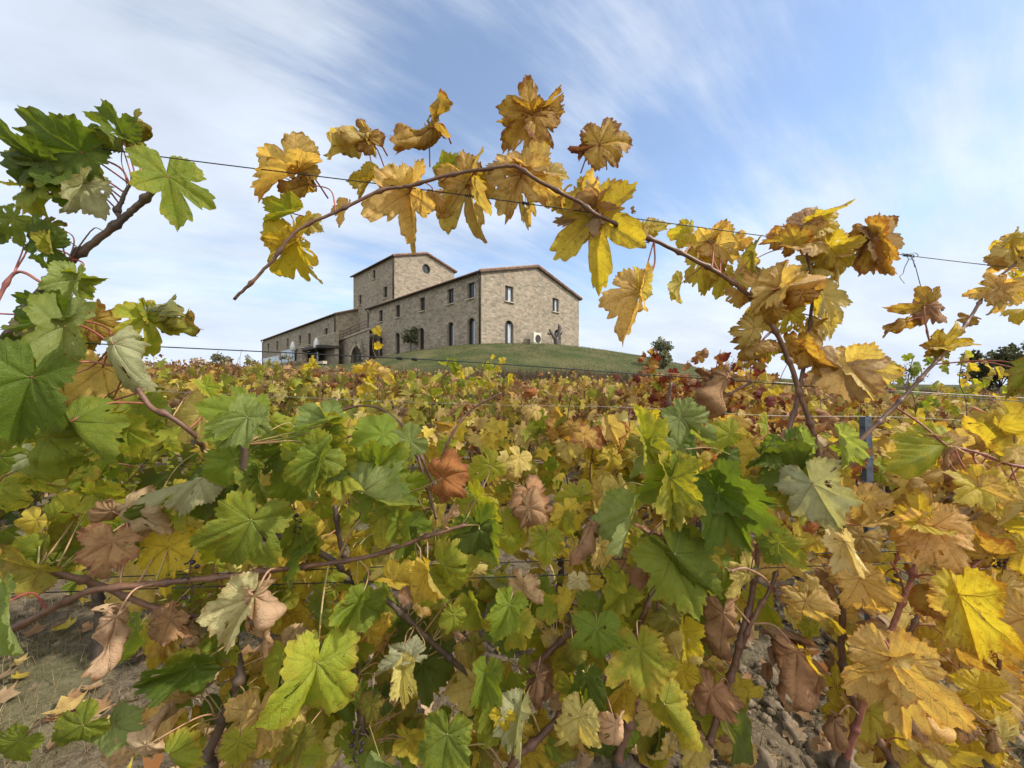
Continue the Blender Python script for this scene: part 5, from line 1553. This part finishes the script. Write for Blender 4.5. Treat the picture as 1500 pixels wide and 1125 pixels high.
for k in range(5):
    s = ln * (.04 + .92 * k / 4); zb = CAMZ + 6.35 + .8 * s / ln
    mb.tube([W(s, zb, .05), W(s, zb + 1.25, .05)], .05, 5)
for dz in (.45, .85, 1.25): mb.tube([W(ln * .04, CAMZ + 6.38 + dz, .05), W(ln * .96, CAMZ + 7.12 + dz, .05)], .04, 5)
hp(mb, 'landing_railing', M['rail'])
mb = MB(); st0 = W(0, CAMZ + 6.3, .3); 
for k in range(14):
    p = st0 + UT * (.35 * k + .2) - Z * (.17 * k + .08); mb.box(p, (.36, 1.5, .16), UT, US, Z)
hp(mb, 'stair', M['darkwood'])
mb = MB()
for k in (0, 4, 8, 12): p = st0 + UT * (.35 * k + .2) - Z * (.17 * k) - US * .7; mb.tube([p, p + Z * 1.1], .045, 5)
mb.tube([st0 - US * .7 + Z * 1.1, st0 - US * .7 + UT * 4.6 + Z * (1.1 - 2.2)], .045, 5); hp(mb, 'stair_railing', M['rail'])

# terrace in front of the wing: stone parapet, canopy over the ground floor, glass rails, white garage wall
KT = 26.0
def block(name, px0, px1, z0, z1, K, depth, mat):
    p, q = HPt(px0, K, 0), HPt(px1, K, 0); p.z = q.z = 0; L = (q - p).length; c = (p + q) / 2 + US * (depth / 2) + Z * (CAMZ + (z0 + z1) / 2)
    mb = MB(); mb.box(c, (L, depth, z1 - z0), UT, US, Z); return mb
mb = MB(); 
def stone_block(name, px0, px1, z0, z1, K, depth):
    p, q = HPt(px0, K, 0), HPt(px1, K, 0); p.z = q.z = 0; L = (q - p).length
    o1, _ = wall(name, p, (q - p).normalized(), [(0, CAMZ + z0), (L, CAMZ + z0), (L, CAMZ + z1), (0, CAMZ + z1)], [])
    d_ = (q - p).normalized(); n_ = Vector((d_.y, -d_.x, 0))
    wall(name, q, -n_, [(0, CAMZ + z0), (depth, CAMZ + z0), (depth, CAMZ + z1), (0, CAMZ + z1)], [])
    wall(name, p - n_ * depth, n_, [(0, CAMZ + z0), (depth, CAMZ + z0), (depth, CAMZ + z1), (0, CAMZ + z1)], [])
    c = (p + q) / 2 - n_ * depth / 2 + Z * (CAMZ + z1 + .06); mb = MB(); mb.box(c, (L + .1, depth + .1, .12), d_, n_, Z); hp(mb, 'coping', M['trim'])
stone_block('terrace_wall', 464, 491, 1.5, 7.25, 27.6, .5)
stone_block('terrace_wall', 431, 442, 1.0, 5.5, 24.5, .8)
o = hp(block('c', 442, 467, 5.05, 5.45, 24.5, 3.0, ''), 'canopy_roof', M['darkwood'])
o = hp(block('c', 443, 466, 2.2, 5.0, 26.0, .2, ''), 'glazed_front', M['pane'])
o = hp(block('c', 384, 431, 2.9, 3.6, 24.0, 2.0, ''), 'terrace_slab', M['plaster'])
o = hp(block('c', 384, 424, 1.2, 2.9, 24.2, 1.5, ''), 'white_garage_wall', M['plaster'])
o = hp(block('c', 385, 411, 3.65, 5.0, 24.0, .05, ''), 'glass_railing', M['railglass'])
o = hp(block('c', 412, 431, 3.65, 5.6, 24.0, .05, ''), 'glass_railing', M['railglass'])
# pergola and benches under the canopy
KP = 22.5
pg = empty('pergola', HPt(460, KP, .6), 'pale wooden pergola rail below the canopy in front of the low wing', 'pergola')
pb = Vector(pg.location)
mb = MB(); p, q = HPt(446, KP, 2.65), HPt(476, KP, 2.65); L = (q - p).length
for dz, h_ in ((0, .35), (-.95, .3)): mb.box((p + q) / 2 + Z * dz, (L, .5, h_), UT, US, Z)
mb.build('beam', M['trim'], pg, tuple(pb)).location = (0, 0, 0)
mb = MB()
for k in range(5): c = p.lerp(q, .04 + .92 * k / 4); mb.box(c - Z * 1.3, (.22, .22, 2.3), UT, US, Z)
mb.build('post', M['frame'], pg, tuple(pb)).location = (0, 0, 0)
for px, z_, K, lab in ((463.5, 5.6, 24.8, 'white folded parasol beside the stone parapet of the terrace'), (429, 5.7, 23.6, 'white folded parasol above the glass railing')):
    c = HPt(px, K, z_); mb = MB(); mb.tube([c - Z * 2, c + Z * 1.0], .04, 6); pr = mb.build('folded_parasol', M['frame'], None, tuple(c), True); tag(pr, lab, 'parasol')
    mb = MB(); mb.tube([c - Z * .55, c - Z * .4, c + Z * .2, c + Z * .75, c + Z * .95], [.28, .42, .36, .2, .05], 10); mb.build('canopy', M['white'], pr, tuple(c), True).location = (0, 0, 0)

# air conditioner by the gable
ac = C0 + US * 6.9 - UT * .75; acz = max(gz(ac.x, ac.y), 0); CREST = CAMZ + 4.0
e = empty('air_conditioner', (ac.x, ac.y, CREST), 'beige outdoor air conditioning unit against the gable wall', 'air conditioner')
mb = MB(); mb.box((0, 0, .75), (1.15, .5, 1.35), US, UT, Z); mb.box((0, 0, .05), (1.0, .4, .1), US, UT, Z); mb.build('casing', simple_mat('beige_metal', (.5, .47, .4), .5, .08, 3, bump=0), e)
mb = MB(); cc = -UT * .262 + Z * .78 + US * .1
for rr_ in (.15, .28, .42): mb.tube([cc + (US * math.cos(i * math.pi / 12) + Z * math.sin(i * math.pi / 12)) * rr_ for i in range(25)], .018, 5, cap=False)
for k in range(6): a_ = k * math.pi / 3; mb.tube([cc, cc + (US * math.cos(a_) + Z * math.sin(a_)) * .42], .014, 5)
mb.build('fan_grille', M['frame'], e)
mb = MB(); mb.add([cc + UT * .004 + (US * math.cos(i * math.pi / 12) + Z * math.sin(i * math.pi / 12)) * .42 for i in range(24)], [tuple(range(24))]); mb.build('fan_opening', M['darkwood'], e)
# ------------------------------------------------------------------ trees, bushes
M['treebark'] = cane_material('tree_bark', (.045, .034, .028), (.10, .08, .065))
def crown(r, clumps, n, size, cols, parent, base, name='crown'):
    V = []; Fc = []; C = []
    for k in range(n):
        c, rad = r.choice(clumps); d = Vector((r.gauss(0, 1), r.gauss(0, 1), r.gauss(0, 1))).normalized() * rad * r.random() ** .45
        p = c + d; L = r.uniform(*size); a = Vector((r.gauss(0, 1), r.gauss(0, 1), r.gauss(0, 1))).normalized(); X, Y_, Zv = frame(a, r.uniform(0, 6)); n0 = len(V)
        col = r.choice(cols); q = r.uniform(.6, 1.3); w_ = r.uniform(.3, .5)
        for u, v in ((0, 0), (w_, .35), (w_ * .8, .7), (0, 1), (-w_ * .8, .7), (-w_, .35)): V.append(p + (X * u + Y_ * v) * L - base); C.append((col[0] * q, col[1] * q, col[2] * q, 1))
        Fc.append((n0, n0 + 1, n0 + 2, n0 + 3)); Fc.append((n0, n0 + 3, n0 + 4, n0 + 5))
    me = make_mesh(name, V, Fc, M['foliage'], True, attrs={'col': C}); return obj(name, me, parent)
def tree(name, px, y, ztop, width, label, cat, cols, seed, n=1500, size=(.08, .16), zbase=None, trunk_r=.08, bare=.35, group=None):
    r = random.Random(seed); x = (px - 750) / F * y; z = gz(x, y) if zbase is None else zbase; b = Vector((x, y, z)); H = ztop - z
    e = empty(name, b, label, cat, group); mb = MB(); t = b + Vector((r.gauss(0, .05) * H, 0, H * bare))
    mb.tube(spline([b - Z * .2, b.lerp(t, .5) + Vector((r.gauss(0, .04) * H, 0, 0)), t], 4), [trunk_r * (1.3 - .05 * i) for i in range(9)], 8)
    cl = []
    for k in range(16):
        a = r.uniform(0, 6.28); rr_ = width / 2 * r.uniform(.2, .85); hh = r.uniform(bare * .9, 1) ; rr_ *= math.sin(math.pi * min(.95, max(.12, (hh - bare * .6) / (1.1 - bare * .6)))) ** .6
        p = b + Vector((math.cos(a) * rr_, math.sin(a) * rr_, H * hh - .1 * width)); cl.append((p, width * r.uniform(.10, .2)))
        mb.tube(spline([t, t.lerp(p, .5) + Vector((0, 0, -.04 * H)), p], 4), [trunk_r * .5 * (1 - .09 * i) for i in range(9)], 5)
    mb.build('trunk', M['treebark'], e, tuple(b), True).location = (0, 0, 0)
    crown(r, cl, n, size, cols, e, b); return e
OLV = [(.14, .17, .09), (.19, .22, .13), (.10, .13, .065), (.24, .26, .17)]
DRK = [(.045, .075, .028), (.07, .10, .035), (.035, .055, .02), (.09, .11, .04)]
tree('olive_bush', 969, 27, CAMZ + 3.2, 2.2, 'round grey green bush on the slope behind the crimson vine', 'bush', OLV, 1, 2600, (.10, .2), bare=.25, zbase=CAMZ + 1.2)
tree('broad_tree', 1456, 24, CAMZ + 2.3, 3.2, 'dark green tree on the skyline at the far right', 'tree', DRK, 2, 3000, (.10, .22), bare=.25)
tree('broad_tree', 1512, 26, CAMZ + 3.2, 3.4, 'dark tree cut by the right edge of the picture', 'tree', DRK, 3, 2200, (.10, .22), bare=.3)
tree('distant_bush', 322, 60, CAMZ + 4.9, 4.0, 'pale green bush on the skyline left of the farmhouse', 'bush', OLV, 4, 1600, (.2, .4), bare=.2, zbase=CAMZ + 1.2)
tree('distant_bush', 290, 62, CAMZ + 4.4, 3.0, 'thin half bare bush at the left of the pale green bush', 'bush', OLV, 5, 260, (.2, .35), bare=.2, zbase=CAMZ + 1.2)
tree('distant_bush', 366, 58, CAMZ + 4.6, 2.6, 'thin bush close to the white garage wall', 'bush', OLV, 6, 300, (.2, .35), bare=.2, zbase=CAMZ + 1.2)
for i, (px, wd, zt, lab) in enumerate(((1090, 2.4, 2.6, 'bare grey bush behind the dark red vine'), (1062, 3.0, 2.0, 'low bare bush between the round bush and the arching cane'), (1285, 3.2, 1.9, 'bare twiggy bush behind the green shoot at the right'), (1330, 3.4, 1.7, 'brown bare bush on the skyline left of the dark tree'))):
    tree('bare_bush', px, 28, CAMZ + zt, wd, lab, 'bush', [(.16, .13, .11), (.11, .09, .075), (.2, .17, .14)], 20 + i, 500, (.05, .16), bare=.15, trunk_r=.03)
# lollipop tree and arches side
tr_b = HPt(603, 31.0, 3.3)
tree('small_tree', 602, tr_b.y, CAMZ + 6.7, 1.9, 'small round headed tree before the long stone wall', 'tree', [(.2, .23, .14), (.27, .29, .19), (.16, .19, .1)], 9, 700, (.2, .45), zbase=CAMZ + 3.5, trunk_r=.09, bare=.6)
tree('small_tree', 527, 49, CAMZ + 6.2, 3.2, 'thin leafless tree in front of the cellar archway', 'tree', [(.13, .13, .08), (.17, .15, .1)], 10, 130, (.1, .2), zbase=CAMZ + 1.5, trunk_r=.13, bare=.5)
for i, (px, zt, wd, lab) in enumerate(((420, 3.9, 2.4, 'low shrub by the glass railing'), (404, 3.2, 2.6, 'brown green shrub before the white garage wall'), (438, 3.3, 2.4, 'shrub at the foot of the pergola'), (500, 2.2, 3, 'grey shrub below the stair'))):
    tree('garden_shrub', px, 44 + i, CAMZ + zt - .4, wd, lab, 'shrub', OLV + [(.16, .12, .08)], 40 + i, 420, (.12, .26), zbase=CAMZ + 1.3, bare=.2, trunk_r=.04)
# pollarded olive: forked trunk with cut stubs
b = C0 + US * 9.35 - UT * 1.6; b.z = CAMZ + 3.7
mb = MB(); rr_ = random.Random(5)
def stub(a, c, d, r0, r1): mb.tube(spline([a, c, d], 5), [r0 + (r1 - r0) * i / 10 for i in range(11)], 8)
o_ = Vector((b.x, b.y, b.z)); X_ = Vector((1, 0, 0))
stub(o_, o_ + Z * .6 + X_ * .06, o_ + Z * 1.35 - X_ * .05, .34, .30)
stub(o_ + Z * 1.2 - X_ * .05, o_ + Z * 1.6 + X_ * .2, o_ + Z * 2.75 + X_ * .38, .25, .17)
stub(o_ + Z * 1.2 - X_ * .05, o_ + Z * 1.55 - X_ * .35, o_ + Z * 2.3 - X_ * .75, .22, .12)
stub(o_ + Z * 1.7 - X_ * .4, o_ + Z * 1.75 - X_ * .7, o_ + Z * 1.85 - X_ * .95, .12, .08)
stub(o_ + Z * 2.2 + X_ * .3, o_ + Z * 2.4 + X_ * .45, o_ + Z * 2.85 + X_ * .2, .12, .09)
stub(o_ + Z * 1.6 + X_ * .2, o_ + Z * 1.75 + X_ * .5, o_ + Z * 2.0 + X_ * .62, .12, .07)
e = mb.build('pollarded_tree', M['treebark'], None, tuple(b), True); tag(e, 'dark pollarded tree with cut forked stubs before the gable wall', 'tree')

# fallen leaves on the soil
r = random.Random(91); V = []; Fc = []; C = []
for k in range(520):
    y = 1.05 + abs(r.gauss(0, 1.6)); x = r.uniform(-1.6 * y, 1.6 * y); p = Vector((x, y, gz(x, y) + .03)); L = r.uniform(.04, .085); a = r.uniform(0, 6.28)
    X = Vector((math.cos(a), math.sin(a), r.gauss(0, .3))); Y_ = Vector((-math.sin(a), math.cos(a), r.gauss(0, .3))); n0 = len(V); cu = r.uniform(.1, .7); c = T[r.choice('ttbboyr')][0]; q = r.uniform(.7, 1.2)
    for (u, v) in OUT: V.append(p + (X * u + Y_ * v + Z * (cu * abs(u) + .3 * v * v)) * L); C.append((c[0] * q, c[1] * q, c[2] * q, 1))
    for j in range(1, len(OUT) - 1): Fc.append((n0, n0 + j, n0 + j + 1))
tag(obj('fallen_leaves', make_mesh('fallen_leaves', V, Fc, M['foliage'], True, attrs={'col': C})), kind='stuff')
